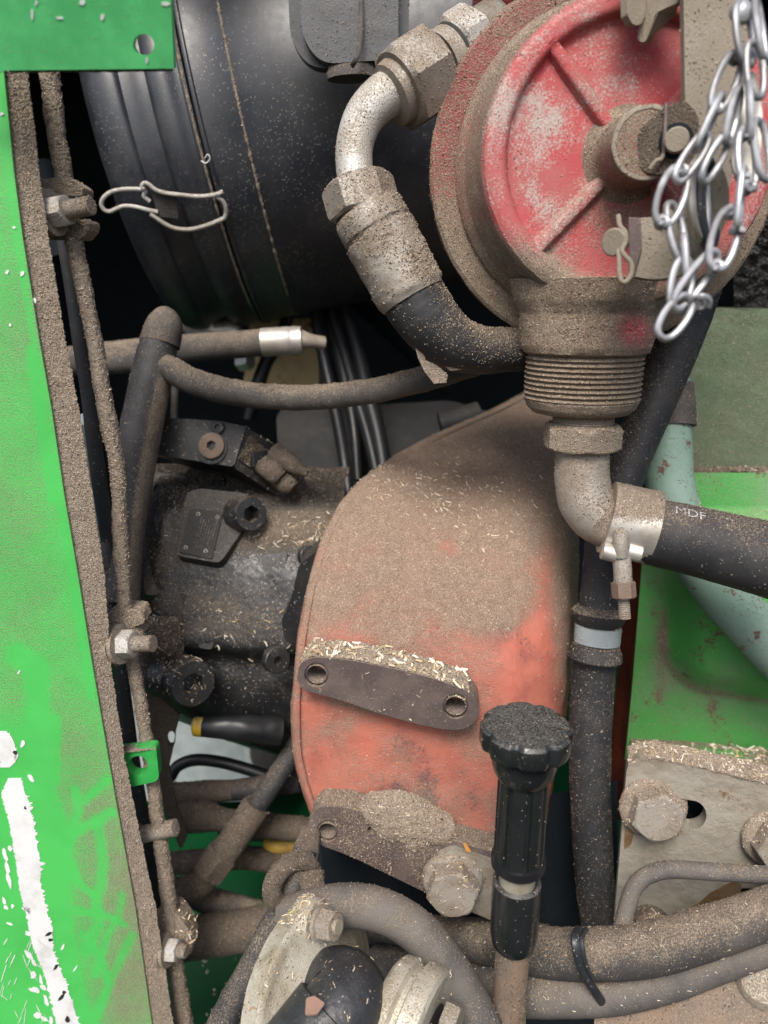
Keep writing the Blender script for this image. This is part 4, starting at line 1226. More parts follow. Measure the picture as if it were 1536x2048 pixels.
def hd(u, v):
    n1 = np.array([noise.fractal(Vector((a * .012, b * .012, 4)), 1.0, 2.0, 5) for a, b in zip(u, v)])
    d = .42 * np.clip((1400 - v) / 220, 0, 1) + .16 * np.clip((1100 - v) / 140, 0, 1) + .16 + .34 * n1
    d = d - .80 * blob(u, v, 1050, 1335, 48, 66) - .50 * blob(u, v, 1085, 1200, 26, 110) - .16 * blob(u, v, 800, 1120, 140, 70) - .18 * blob(u, v, 900, 1100, 30, 30)
    d = d + .45 * blob(u, v, 640, 1650, 60, 30) + .40 * blob(u, v, 850, 1640, 90, 50) + .35 * blob(u, v, 1010, 1640, 30, 60) + .14 * blob(u, v, 830, 1570, 70, 50) + .30 * np.clip((620 - u) / 22, 0, 1) * (v > 1300)
    for c in ((780, 940), (940, 1010), (890, 985), (1000, 985), (850, 1020)):
        d = d - .32 * blob(u, v, *c, 20, 9)
    d = d + .4 * np.clip(1 - np.abs(v - (1400 + .18 * (u - 640))) / 12, 0, 1) * (u < 950)
    return d + .35 * np.clip((u - 1100) / 40, 0, 1)
def hw(u, v):
    s = np.array([noise.noise(Vector((a * .05, b * .004, 1))) for a, b in zip(u, v)])
    return .42 * np.clip(s, 0, 1) * np.clip((v - 1380) / 60, 0, 1) + .34 * blob(u, v, 1035, 1250, 42, 30) + .30 * blob(u, v, 1052, 1285, 24, 20) + .26 * blob(u, v, 800, 1545, 55, 110) * (1 + .6 * s) + .16 * blob(u, v, 590, 1430, 12, 60) + .28 * blob(u, v, 860, 1600, 100, 26) + .32 * blob(u, v, 680, 1622, 70, 12)
t = thing('gear_housing', 'curved orange-red cast housing buried in dust and chaff, with bolted steel bars', 'housing', P(860, 1830, .53))
m = grid(M(), rows, 10, 11, jit=.00012, lump=.0009, lscale=55, dust=hd, wear=hw)
build('shell', m, MT['redh'], t, sharp=60, grains=110, gsize=.00045, gmin=.03)
# upper steel bar with threaded holes
BD = .4925
pl = Plane((620, 1350, BD), (930, 1410, BD - .004), (640, 1440, vdepth(1440, 1350, BD)))
bar = [(593, 1358), (600, 1330), (622, 1316), (655, 1315), (705, 1321), (780, 1336), (850, 1352), (905, 1370), (940, 1386), (958, 1414), (952, 1442), (928, 1458), (896, 1460), (840, 1450), (760, 1428), (690, 1404), (640, 1390), (606, 1380)]
bar_s = [tuple(x) for x in cat_(np.array(bar + bar[:1], float), 3)[:-1]]
b = build('mounting_bar', plate(M(), pl, bar_s, .022, [circ(633, 1350, 24, 30), circ(911, 1413, 25, 30)]), MT['purple'], t, bevel=.0016, grains=9, gmin=.1)
for (u, v, r) in ((633, 1350, 24), (911, 1413, 25)):
    c = pl.at(u, v)
    m = lathe(M(), c - pl.n * .0005, c - pl.n, [(x, rr_) for x, rr_ in threads(0, .024, px(r - .5, BD), .0021, .0012)] + [(.024, 0)], 36, caps=False)
    build('threaded_hole', m, MT['purple'], b)
# cake of dust and chaff on top of the bar
up = [(600, 1330), (622, 1315), (655, 1314), (705, 1320), (780, 1335), (850, 1351), (905, 1369), (938, 1385)]
rows = []
for kk in (0, .33, .66, 1):
    rows.append([pl.at(u, v - 2 + 3 * (kk == 0)) - pl.n * (.021 * kk + .0008) + ZA * (.0018 * math.sin(kk * 2.6)) for u, v in up])
m = grid(M(), [[Vector(p) for p in r] for r in rows], 14, 8, jit=.0005, lump=.0018, lscale=120)
build('dusty_ledge', m, MT['dust'], t, grains=200, gmin=.6)
# lower flange
FD = .512
pf = Plane((650, 1660, FD), (980, 1750, FD + .002), (650, 1740, vdepth(1740, 1660, FD)))
out = rounded([(616, 1640), (640, 1612), (700, 1616), (770, 1640), (860, 1668), (1010, 1712), (1010, 1790), (960, 1830), (860, 1790), (775, 1748), (700, 1712), (640, 1690), (622, 1670)], [14, 10, 20, 20, 20, 4, 4, 10, 20, 10, 20, 12, 8])
build('lower_flange', plate(M(), pf, out, .02, [circ(655, 1663, 22, 28), circ(742, 1661, 8, 14)]), MT['purple'], t, bevel=.001, grains=170, gmin=.55)
c = pf.at(655, 1663)
build('threaded_hole', lathe(M(), c - pf.n * .0005, c - pf.n, threads(0, .018, px(21.5, FD), .0021, .0012) + [(.018, 0)], 36, caps=False), MT['purple'], t)
rows = []
for kk, (dv, dn_) in enumerate(((-34, .014), (-16, .001), (8, -.003), (30, -.001), (50, .0015))):
    rows.append([pf.at(u, 1640 + .27 * (u - 790) + dv * s) - pf.n * (dn_ if 0 < i < 7 else .004) for i, (u, s) in enumerate(((716, .2), (735, .45), (762, .8), (795, 1), (830, 1), (865, .75), (892, .45), (915, .2)))])
m = grid(M(), [[Vector(p) for p in r] for r in rows], 14, 14, jit=.0004, lump=.0035, lscale=70)
build('dust_mound', m, MT['dust'], t, grains=170, gmin=.5)
rows = [[pf.at(640, 1640, .0006), pf.at(700, 1652, .0006), pf.at(760, 1676, .0006), pf.at(820, 1700, .0006), pf.at(872, 1724, .0006)], [pf.at(640, 1660, .0012), pf.at(700, 1676, .0016), pf.at(760, 1700, .0018), pf.at(820, 1726, .0018), pf.at(866, 1750, .0014)], [pf.at(640, 1690, .0008), pf.at(700, 1708, .0012), pf.at(760, 1738, .0012), pf.at(820, 1766, .0012), pf.at(862, 1784, .001)]]
sp = Plane((910, 1720, .506), (1000, 1745, .507), (910, 1790, vdepth(1790, 1720, .506)))
build('spacer_plate', plate(M(), sp, rounded([(872, 1716), (905, 1700), (1000, 1732), (1022, 1752), (1022, 1852), (985, 1842), (900, 1806), (868, 1780)], [10, 10, 6, 4, 4, 4, 10, 10]), .006), MT['tan'], t, bevel=.0008, grains=8)
flange_bolt(t, sp.at(905, 1758), bn, 60, 45, 42, MT['steeld'], MT['steeld'], (215, 240, 320), .35)
build('paint_chip', plate(M(), Plane((930, 1690, .5035), (945, 1690, .5035), (930, 1710, .5045)), [(926, 1688), (932, 1686), (942, 1702), (940, 1706), (932, 1702)], .0008), MT['orange'], t)

# ================================================================== black dipstick
t = thing('dipstick', 'black plastic oil dipstick with a scalloped cap and ribbed handle, standing upright', 'dipstick', P(1055, 2060, vdepth(2060, 1448, .405)))
DP = P(1053, 1448, .405)
dl = lambda v: (DP - P(1053, v, vdepth(v, 1448, .405))).length
R0 = lambda n, v: px(n, vdepth(v, 1448, .405))
def scal(th, x, r):
    if r < R0(80, 1448):
        return np.full(len(th), r)
    return r * (1 - .085 * (np.abs(np.sin(th * 4 + 1.57)) < .55) * np.cos(np.clip(np.abs(np.sin(th * 4 + 1.57)) / .55, 0, 1) * math.pi / 2))
pr = [(0, 0), (0, R0(30, 1448)), (0, R0(60, 1448)), (0, R0(82, 1448)), (0, R0(84, 1448)), (.0005, R0(85, 1448)), (.0020, R0(91.3, 1448)), (.0025, R0(92, 1448)), (dl(1480), R0(92, 1480)), (dl(1489), R0(89, 1489)), (dl(1490), R0(66, 1490))]
build('cap', lathe(M(), DP, DP - ZA, pr, 192, scal), MT['capb'], t, sharp=28, grains=22, gmin=.02, gsize=.0003)
pr = [(dl(1488), R0(66, 1488)), (dl(1524), R0(65, 1524)), (dl(1540), R0(60, 1540)), (dl(1552), R0(52, 1552)), (dl(1556), R0(40, 1556))]
build('collar', lathe(M(), DP, DP - ZA, pr, 64), MT['capb'], t)
def ribs(th, x, r):
    return r * (1 - .15 * (np.abs(np.sin(th * 4 + .4)) < .40))
pr = [(dl(1550), R0(50, 1550)), (dl(1716), R0(50, 1716))]
build('ribbed_handle', lathe(M(), DP, DP - ZA, pr, 200, ribs), MT['capb'], t, sharp=30)
pr = [(dl(1712), R0(47, 1712)), (dl(1712), R0(54, 1712)), (dl(1726), R0(54, 1726)), (dl(1732), R0(48, 1732)), (dl(1732), R0(30, 1732))]
build('seal_ring', lathe(M(), DP, DP - ZA, pr, 64), MT['cable'], t)
pr = [(dl(1728), R0(36, 1728)), (dl(1775), R0(36, 1775))]
build('metal_sleeve', lathe(M(), DP, DP - ZA, pr, 48), MT['alu'], t)
pr = [(dl(1762), R0(36, 1762)), (dl(1758), R0(41, 1758)), (dl(1762), R0(48, 1762)), (dl(1800), R0(49, 1800)), (dl(1862), R0(47, 1862)), (dl(1882), R0(43, 1882)), (dl(1892), R0(34, 1892)), (dl(1892), R0(26, 1892))]
build('rubber_boot', lathe(M(), DP, DP - ZA, pr, 64), MT['capb'], t, grains=4)
pr = [(dl(1880), R0(33, 1880)), (dl(2120), R0(32, 2120))]
m = lathe(M(), DP, DP - ZA, pr, 40, sub=.002, jit=.0002)
build('tube', m, MT['rusty'], t, grains=90, gmin=.5)

# ================================================================== fittings at the bottom
t = thing('flange_clamp', 'pale aluminium split flange clamped around a black elbow at the bottom', 'flange', P(620, 2090, .44))
FA = P(652, 2010, .448)
fx = (RT * .80 - FW * .50 + UP * .10).normalized()
s_ = lambda n: px(n, .44)
pr = [(0, 0), (0, s_(178)), (s_(6), s_(190)), (s_(44), s_(192)), (s_(50), s_(186)), (s_(54), s_(170)), (s_(70), s_(140)), (s_(88), s_(112)), (s_(100), s_(108)), (s_(100), s_(60))]
m = lathe(M(), FA - fx * s_(64), FA, pr, 96, sub=.002, jit=.0001, lump=.0006)
build('flange', m, MT['alu'], t, grains=14, gmin=.1)
c = P(628, 1842, .448)
m = lathe(M(), c, c + fx, [(-s_(30), s_(44)), (0, s_(44)), (s_(8), s_(36)), (s_(8), 0)], 40, jit=.0001)
build('lug', m, MT['alu'], t, grains=60)
c = P(640, 1846, .440)
m = lathe(M(), c, c + fx, [(0, s_(34)), (s_(8), s_(34)), (s_(9), s_(24))], 40)
build('washer', m, MT['steeld'], t)
build('bolt_head', hexhead(M(), c + fx * s_(6), fx, s_(26), s_(34), ref=UP), MT['steeld'], t, bevel=.0006, grains=30)
build('bolt_tip', lathe(M(), c + fx * s_(38), c + fx * s_(100), [(0, s_(15)), (s_(9), s_(14)), (s_(9), 0)], 24), MT['alu'], t)

t = thing('rubber_elbow', 'fat black rubber elbow joining two pale couplings at the bottom', 'elbow', P(650, 2100, .43))
m = tube(M(), [(610, 1990, .456, 78), (650, 1982, .444, 78), (684, 1984, .432, 80), (694, 2004, .420, 80), (668, 2036, .411, 78), (630, 2080, .405, 78), (590, 2140, .400, 80)], 60, .0012, lump=.0004, lscale=160)
build('elbow', m, MT['elbow'], t, grains=4, gmin=.2, gsize=.0004)
m = lathe(M(), P(668, 2030, .4125), P(600, 2122, .4015), [(0, s_(76)), (s_(2), s_(82)), (s_(10), s_(83)), (s_(90), s_(85))], 60)
build('cuff', m, MT['elbow'], t)
ppl = Plane((610, 2000, .3935), (645, 2005, .3905), (615, 2030, .3855))
build('peeled_spot', plate(M(), ppl, rounded([(612, 1996), (628, 1991), (650, 2006), (634, 2028), (610, 2030)], 4), .0007), MT['peel'], t)

t = thing('pipe_coupling', 'ribbed pale metal coupling with a bolt, right of the rubber elbow', 'coupling', P(830, 2100, .43))
GA = P(800, 2042, .432)
gx = (RT * .84 - FW * .42 - UP * .16).normalized()
pr = [(0, 0), (0, s_(104)), (s_(8), s_(112)), (s_(34), s_(114)), (s_(40), s_(104)), (s_(50), s_(104)), (s_(56), s_(118)), (s_(92), s_(118)), (s_(98), s_(110)), (s_(98), s_(84))]
m = lathe(M(), GA - gx * s_(30), GA, pr, 80, sub=.002, jit=.0001, lump=.0005)
build('body', m, MT['alu'], t, grains=10)
m = lathe(M(), GA + gx * s_(58), GA + gx, [(0, s_(92)), (s_(8), s_(82)), (s_(10), s_(60)), (s_(10), 0)], 60)
build('seal', m, MT['rubber'], t)
c = P(888, 2036, .422)
build('bolt_head', hexhead(M(), c, gx, s_(30), s_(30), ref=UP), MT['tan'], t, bevel=.0006)

m = tube(M(), [(575, 1836, .475, 41), (620, 1822, .47, 41), (680, 1811, .468, 41), (740, 1815, .466, 41), (800, 1838, .464, 41), (855, 1882, .461, 41), (900, 1940, .458, 41), (934, 1997, .455, 41), (965, 2060, .452, 42), (985, 2120, .45, 46)], 48, .0013, lump=.0002)
V = np.concatenate(m.v)
build('arched_hose', m, MT['rubberg'], label='thick grey rubber hose arching down to the bottom beside the dipstick', cat='hose', grains=14)
m = tube(M(), [(610, 1700, .50, 24), (592, 1760, .49, 27), (572, 1810, .485, 28), (548, 1855, .480, 30), (536, 1878, .478, 31), (527, 1896, .476, 33), (520, 1912, .475, 33), (506, 1938, .472, 31), (474, 1994, .466, 31), (440, 2060, .46, 31), (420, 2110, .455, 31)], 36, .0012, jit=.00012)
build('slanted_hose', m, MT['rubber'], label='thin black hose slanting down through the dusty ring', cat='hose', grains=45, gsize=.0004)
t = thing('ring_lug', 'dust-caked ring-shaped lug holding the slanted black hose', 'lug', P(600, 1810, .49))
rc = P(585, 1765, .484)
tor = [(*(rc + RT * px(36 * math.cos(a), .484) + UP * px(40 * math.sin(a), .484) + FW * (.010 * math.cos(a))), px(19, .484)) for a in np.arange(20) / 20 * 6.283]
build('ring', tube(M(), tor, 20, .0012, raw=True, closed=True, jit=.0003, lump=.0005), MT['dustd'], t, grains=150, gmin=.3)
build('shank', tube(M(), [(622, 1660, .515, 20), (612, 1700, .505, 26), (606, 1730, .495, 28)], 24, .0012, jit=.0003, flat=.6), MT['dustd'], t, grains=100)
build('shank', tube(M(), [(622, 1745, .486, 26), (626, 1790, .478, 24), (630, 1830, .472, 28)], 24, .0012, jit=.0003, flat=.7), MT['dustd'], t, grains=100)
# ================================================================== black pump
t = thing('hydraulic_pump', 'big black cast hydraulic pump coated with dust and straw, with a data plate and plugs', 'pump', P(450, 1500, .62))
PR = [(930, .70, 262, 700), (965, .645, 262, 690), (1010, .612, 262, 690), (1060, .597, 262, 690), (1120, .590, 262, 690), (1180, .586, 262, 690), (1240, .584, 260, 690), (1292, .584, 260, 690), (1308, .596, 260, 690), (1322, .602, 261, 690), (1360, .603, 264, 690), (1400, .610, 276, 690), (1440, .628, 330, 690), (1478, .66, 440, 690), (1500, .70, 560, 690)]
rows = []
for v, d, ul, ur in PR:
    tilt = .10 if v > 1380 else .06
    rows.append([P(u, v + tilt * (u - 450) * (1 if v > 1000 else .3), d + (.05 if k == 0 else 0)) for k, u in enumerate(np.linspace(ul, ur, 9))])
def pdust(u, v):
    return .42 * blob(u, v, 560, 1075, 150, 42) + .26 * blob(u, v, 470, 1230, 160, 80) + .22 * blob(u, v, 330, 1150, 60, 120) - .38 * np.clip((v - 1296) / 22, 0, 1) - .55 * np.clip((1040 - v) / 40, 0, 1) * np.clip((510 - u) / 40, 0, 1) - .22 * blob(u, v, 540, 1150, 60, 50) + .35 * blob(u, v, 600, 1040, 90, 20)
m = grid(M(), rows, 16, 14, jit=.0002, lump=.0016, lscale=45, dust=pdust)
build('body', m, MT['cast'], t, grains=70, gsize=.00055, gmin=.05)
pp = Plane((380, 1000, .6065), (480, 1010, .6035), (370, 1110, .5805))
build('raised_pad', plate(M(), pp, rounded([(372, 985), (398, 976), (492, 986), (520, 1012), (486, 1060), (440, 1126), (352, 1112)], 12), .03, off=-.001), MT['cast'], t, bevel=.003, grains=8)
for pts, dd in (([(296, 944), (372, 950), (366, 990), (346, 1118), (336, 1190), (290, 1190), (280, 1080)], .0015), ([(448, 1126), (470, 1130), (448, 1210), (424, 1300), (396, 1296), (416, 1220)], .0012), ([(330, 1196), (372, 1186), (366, 1236), (330, 1250)], .001), ([(520, 1110), (576, 1104), (566, 1150), (530, 1152)], .001)):
    uu, vv_ = pts[0]
    ddep = lambda v: np.interp(v, [930, 965, 1010, 1060, 1120, 1180, 1240, 1300], [.70, .645, .612, .597, .590, .586, .584, .584])
    v0, v1 = min(p[1] for p in pts), max(p[1] for p in pts)
    k0, k1 = ddep(v0 + 12), ddep(v1)
    build('cast_rib', plate(M(), Plane((300, v0, k0 - dd), (500, v0 + 8, k0 - dd), (300, v1, k1 - dd)), rounded(pts, 8), .02), MT['cast'], t, bevel=.0012, grains=45, gmin=.25)
npk = build('data_plate', plate(M(), pp, rounded([(380, 1016), (446, 1024), (424, 1118), (358, 1104)], 4), .001, off=.0004), MT['greyb'], t, bevel=.0003)
for u, v in ((397, 1029), (435, 1035), (412, 1103), (372, 1096)):
    c = pp.at(u, v)
    tor = [(*(c + pp.n * .0006 + RT * px(3.2 * math.cos(a), .58) + UP * px(3.2 * math.sin(a), .58)), px(1.2, .58)) for a in np.arange(10) / 10 * 6.283]
    build('rivet', tube(M(), tor, 6, .0008, raw=True, closed=True), MT['steel'], npk)
m = M()
for k in range(7):
    a, b = (404 + k * 5.2, 1034 + k * .8), (386 + k * 5.2, 1096 + k * .8)
    n_ = 14
    for i in range(n_):
        if rnd.random() < .3:
            continue
        f0, f1 = i / n_, (i + .5 + .4 * rnd.random()) / n_
        box(m, pp.at(a[0] + (b[0] - a[0]) * f0, a[1] + (b[1] - a[1]) * f0, .0005), pp.at(a[0] + (b[0] - a[0]) * f1, a[1] + (b[1] - a[1]) * f1, .0005), (px(1.6, .58), .0003), ref=pp.n)
o = build('stamped_lines', m, MT['rubberd'], npk, sharp=0)
o['kind'] = 'stuff'
def plug(name, c, axis, r, h, hole, mat, inner=6, parent=t, depth=.7):
    D = (c - EYE).dot(FW)
    hr_ = px(hole, D)
    hx = (lambda th, x, rr_: rr_ / np.cos((th % (math.pi / 3)) - math.pi / 6) if rr_ <= hr_ * 1.01 else np.full(len(th), rr_))
    m = lathe(M(), c, c + axis, [(0, px(r, D)), (px(h * .92, D), px(r, D)), (px(h, D), px(r * .93, D)), (px(h, D), hr_), (px(h * (1 - depth), D), hr_), (px(h * (1 - depth), D), 0)], 48, hx, jit=.00006)
    return build(name, m, mat, parent, grains=20, gmin=.2)
pa = (RT * .55 - FW * .8 + UP * .0).normalized()
plug('socket_bolt', P(478, 1028, .602), pa, 34, 60, 15, MT['cast'])
plug('port_plug', P(366, 1356, .592), pa, 46, 58, 19, MT['cast'])
m = lathe(M(), P(330, 1342, .60), P(400, 1372, .585), [(0, px(52, .59)), (px(36, .59), px(52, .59)), (px(40, .59), px(44, .59))], 40, jit=.0003)
build('port_boss', m, MT['cast'], t, grains=60)
plug('small_bolt', P(548, 1318, .577), pa, 27, 18, 8, MT['cast'])
plug('small_bolt', P(614, 1112, .575), pa, 22, 14, 8, MT['cast'])
plug('small_bolt', P(318, 978, .628), -FW, 13, 10, 8, MT['cast'])
m = plate(M(), Plane((560, 1250, .565), (625, 1180, .555), (580, 1290, .57)), rounded([(598, 1130), (636, 1100), (632, 1180), (604, 1290), (570, 1285), (562, 1240), (580, 1205)], 10), .03)
build('side_flange', m, MT['cast'], t, bevel=.004, grains=8)
m = M()
pts = np.linspace(0, math.pi, 7)
rows = []
for k, (v, w) in enumerate(((1232, .6), (1250, 1), (1275, 1.1), (1300, 1), (1318, .5))):
    rows.append([P(296 + (u - 296) * 1.0, v + .04 * (u - 300), .585 - .028 * math.sin((u - 262) / 105 * math.pi) * w) for u in np.linspace(262, 366, 8)])
m = grid(M(), rows, 10, 10, jit=.0005, lump=.001, lscale=110)
build('dirt_mound', m, MT['dustd'], t, grains=110, gmin=.5)

# valve block on top of the pump
t = thing('valve_block', 'black valve block with a round plug and clogged screws above the pump', 'valve block', P(450, 1000, .60))
vb = Plane((330, 850, .606), (470, 860, .598), (330, 910, .604))
front = rounded([(296, 840), (318, 834), (440, 842), (492, 853), (468, 934), (420, 926), (300, 908)], [4, 8, 6, 6, 10, 20, 6])
build('block', plate(M(), vb, front, .09), MT['cast'], t, bevel=.0025, grains=16, gmin=.2)
ve = Plane((490, 853, .5985), (600, 940, .63), (470, 935, .598))
build('end_face', plate(M(), ve, rounded([(491, 852), (545, 893), (604, 938), (612, 966), (600, 1004), (566, 1000), (520, 968), (468, 935)], [4, 12, 12, 10, 16, 12, 16, 6]), .07), MT['cast'], t, bevel=.003, grains=70, gmin=.4)
m = grid(M(), [[ve.at(500, 868, .0003), ve.at(530, 895, .002), ve.at(565, 920, .002), ve.at(596, 942, .0003)], [ve.at(490, 890, .001), ve.at(520, 915, .006), ve.at(555, 945, .006), ve.at(590, 965, .001)], [ve.at(480, 920, .0003), ve.at(515, 945, .003), ve.at(548, 972, .002), ve.at(580, 985, .0003)]], 12, 14, jit=.0008, lump=.0028, lscale=150)
build('dirt_cake', m, MT['dustd'], t, grains=150, gmin=.5, gsize=.0008)
plug('round_plug', vb.at(427, 893), vb.n, 26, 14, 9, MT['brown'], parent=t)
m = lathe(M(), vb.at(424, 897), vb.at(424, 897) + vb.n, [(0, px(32, .6)), (.002, px(32, .6)), (.0022, px(24, .6))], 40)
build('plug_seat', m, MT['cast'], t)
plug('small_screw', vb.at(437, 856), vb.n, 13, 8, 6, MT['cast'], parent=t)
build('screw_cap', box(M(), ve.at(512, 900), ve.at(514, 934), (.014, .016), ref=ve.n), MT['cast'], t, bevel=.0015)
build('adjuster', tube(M(), [(545, 905, .600, 22), (572, 922, .598, 20), (592, 936, .598, 16), (606, 943, .598, 10), (615, 946, .598, 9)], 24, .0012, jit=.0004, lump=.001), MT['dustd'], t, grains=120)
build('adjuster', tube(M(), [(528, 925, .600, 24), (550, 945, .597, 24), (562, 955, .597, 18)], 24, .0012, jit=.0005, lump=.0014), MT['dustd'], t, grains=120)
build('adjuster', tube(M(), [(556, 952, .604, 22), (576, 968, .602, 20), (586, 976, .602, 16)], 24, .0012, jit=.0005, lump=.0014), MT['dustd'], t, grains=120)

# ================================================================== hoses behind
t = thing('suction_hose', 'thick dark hose with a capped top leaning behind the dusty cable', 'hose', P(240, 1170, .58))
m = tube(M(), [(330, 636, .596, 25), (326, 648, .595, 32), (318, 685, .594, 37), (306, 740, .59, 40), (292, 810, .586, 41), (278, 880, .582, 41), (266, 950, .58, 40), (255, 1020, .578, 39), (247, 1090, .578, 38), (243, 1150, .578, 38), (240, 1200, .578, 38)], 40, .0014)
V = np.concatenate(m.v)
uv = project(V)
ctr = np.interp(uv[:, 1], [640, 685, 740, 810, 880, 950, 1020, 1090, 1200], [326, 318, 306, 292, 278, 266, 255, 247, 240])
m.a = [.62 * np.clip((uv[:, 0] - ctr - 2) / 14, 0, 1) * np.clip((uv[:, 1] - 700) / 60, 0, 1) - .1]
build('hose', m, MT['rubber'], t, grains=30, gmin=.1)
m = tube(M(), [(336, 622, .598, 14), (334, 628, .597, 24), (329, 650, .595, 36), (320, 688, .594, 39.5)], 36, .0012)
build('end_cap', m, MT['rubberd'], t)
t2 = thing('pressure_hose', 'horizontal dark hose ending in a shiny crimped ferrule behind the capped hose', 'hose', P(400, 700, .66))
m = tube(M(), [(120, 726, .68, 30), (200, 716, .675, 30), (300, 704, .67, 29), (400, 695, .665, 28), (480, 689, .66, 27), (530, 684, .66, 26)], 32, .002)
build('hose', m, MT['rubberd'], t2, grains=20)
A, B = P(524, 685, .66), P(604, 680, .66)
L_ = (B - A).length
build('ferrule', lathe(M(), A, B, [(0, px(24, .66)), (0, px(28, .66)), (L_ * .7, px(28, .66)), (L_ * .72, px(27, .66)), (L_ * .75, px(28, .66)), (L_, px(27, .66)), (L_, px(20, .66))], 40), MT['chrome'], t2)
build('end_fitting', tube(M(), [(604, 680, .66, 20), (622, 682, .66, 14), (648, 686, .665, 13)], 20), MT['steeld'], t2)
wrap = lambda s_, th: 1 + .035 * (np.cos(th * 1 - s_ * 2 * math.pi / .034) > .8)
m = tube(M(), [(200, 728, .62, 24), (270, 722, .60, 25), (338, 738, .585, 26), (382, 762, .575, 26), (450, 782, .565, 26), (530, 793, .556, 25), (620, 795, .545, 25), (720, 786, .53, 25), (800, 770, .518, 25), (880, 748, .505, 26), (960, 722, .50, 26)], 32, .0012, jit=.0001, rf=wrap)
build('sagging_hose', m, MT['rubberd'], label='thin dusty hose sagging across the gap towards the red filter', cat='hose', grains=60, gsize=.0005)
for lab, pts in (('leftmost of the slim black pipes dropping behind the sagging hose', [(618, 560, .80, 11), (640, 680, .79, 12), (662, 780, .78, 12), (680, 870, .76, 12), (694, 960, .74, 12), (702, 1040, .73, 12)]),
                 ('second of the slim black pipes behind the sagging hose', [(640, 560, .81, 11), (664, 660, .80, 12), (690, 760, .78, 12), (708, 860, .76, 10), (716, 960, .75, 9)]),
                 ('third slim black pipe, curving close to the red housing', [(650, 580, .80, 11), (684, 690, .79, 12), (712, 790, .77, 12), (738, 880, .75, 12), (758, 970, .73, 12)]),
                 ('thickest slim black pipe, right of the other pipes', [(676, 570, .80, 13), (712, 690, .79, 14), (736, 790, .77, 17), (758, 880, .75, 17), (772, 970, .73, 17)])):
    build('steel_line', tube(M(), pts, 18, .002), MT['cable'], label=lab, cat='pipe', group='slim black pipes in the gap')
m = tube(M(), [(700, 590, .95, 18), (800, 680, .95, 18), (900, 780, .95, 18)], 16, .003)
build('far_hose', m, MT['dark'], label='nearly invisible black hose deep in the dark gap', cat='hose')
t = thing('ochre_block', 'mottled ochre casting deep behind the sagging hose', 'casting', P(570, 800, .92))
po = Plane((500, 680, .92), (640, 680, .92), (500, 800, .94))
build('casting', plate(M(), po, rounded([(500, 640), (636, 636), (638, 790), (484, 790)], 14), .06), MT['ochre'], t, bevel=.004)
build('cable', tube(M(), [(585, 600, .88, 12), (560, 680, .88, 13), (530, 730, .88, 14), (508, 800, .88, 15), (496, 840, .88, 12)], 16, .002), MT['cable'], t)
m = hexhead(M(), P(480, 724, .86), RT - FW * .5, px(16, .86), px(26, .86))
build('bright_nut', m, MT['chrome'], label='shiny hex nut glinting in front of the ochre casting', cat='nut')
m = tube(M(), [(360, 640, .78, 20), (400, 652, .78, 26), (440, 662, .78, 22), (480, 668, .78, 14)], 20, .002, lump=.004, lscale=60)
build('foil_wrap', m, MT['chrome'], label='crumpled silvery wrapped line above the horizontal hose', cat='line')
t = thing('grey_casing', 'dark grey dusty casing behind the slim black pipes', 'casing', P(700, 1010, .85))
pgc = Plane((560, 830, .82), (700, 830, .82), (560, 1000, .80))
build('casing', plate(M(), pgc, rounded([(552, 830), (575, 806), (720, 800), (716, 1020), (600, 1030), (560, 960)], [14, 20, 6, 6, 20, 20]), .06), MT['greyb'], t, bevel=.006)
pgc2 = Plane((700, 830, .86), (900, 830, .86), (700, 1000, .84))
build('casing', plate(M(), pgc2, rounded([(700, 812), (900, 800), (1000, 830), (1000, 900), (700, 1040)], 16), .08), MT['greyb'], t, bevel=.008)
build('pipe_end', tube(M(), [(880, 850, .80, 26), (920, 840, .80, 26), (960, 826, .80, 24)], 24, .002), MT['greyb'], t)
build('thin_bracket', tube(M(), [(352, 700, .74, 7), (350, 780, .74, 7), (348, 850, .74, 7)], 10), MT['rubberd'], label='thin grey rod behind the capped hose', cat='rod')
m = tube(M(), [(90, 330, .75, 26), (105, 420, .75, 28), (128, 520, .75, 30)], 20, .003)
build('hidden_pipe', m, MT['dark'], label='black pipe deep in the dark gap behind the cable clamp', cat='pipe')

# ================================================================== tangle under the pump
m = plate(M(), Plane((330, 1450, .98), (540, 1450, .98), (330, 1600, 1.0)), [(240, 1360), (525, 1360), (525, 1605), (240, 1605)], .02)
t = build('pale_tank', m, MT['panelw'], label='pale grey tank wall seen under the black pump', cat='tank', bevel=.004)
build('tank_edge', tube(M(), [(508, 1400, .975, 22), (508, 1500, .98, 22), (508, 1600, .985, 22)], 16, .003), MT['panelw'], t)
build('grey_dome', lathe(M(), P(552, 1500, .84), P(552, 1500, .80), [(0, px(52, .84)), (.01, px(46, .84)), (.02, px(30, .84)), (.024, 0)], 32), MT['rubberg'], label='small grey dome beside the pale tank', cat='cap')
t = thing('capped_plug', 'black plug with a yellow painted end under the pump', 'plug', P(400, 1480, .60))
build('body', tube(M(), [(400, 1453, .60, 19), (440, 1453, .605, 22), (490, 1456, .61, 27), (560, 1460, .62, 30)], 28, .0015, lump=.0012), MT['cable'], t)
build('yellow_tip', tube(M(), [(386, 1453, .60, 15), (390, 1453, .60, 19), (406, 1454, .60, 19.5)], 28), MT['yellow'], t)
m = tube(M(), [(340, 1555, .68, 12), (356, 1532, .68, 12), (390, 1520, .68, 12), (440, 1524, .68, 12), (500, 1540, .68, 12), (560, 1562, .68, 12)], 18)
build('arched_cable', m, MT['cable'], label='smooth black cable arching in front of the pale tank', cat='cable')
T_ = lambda name, lab, cat, pts, mat, **k: build(name, tube(M(), pts, 28, .0014, jit=.0003, lump=.0006), mat, label=lab, cat=cat, **k)
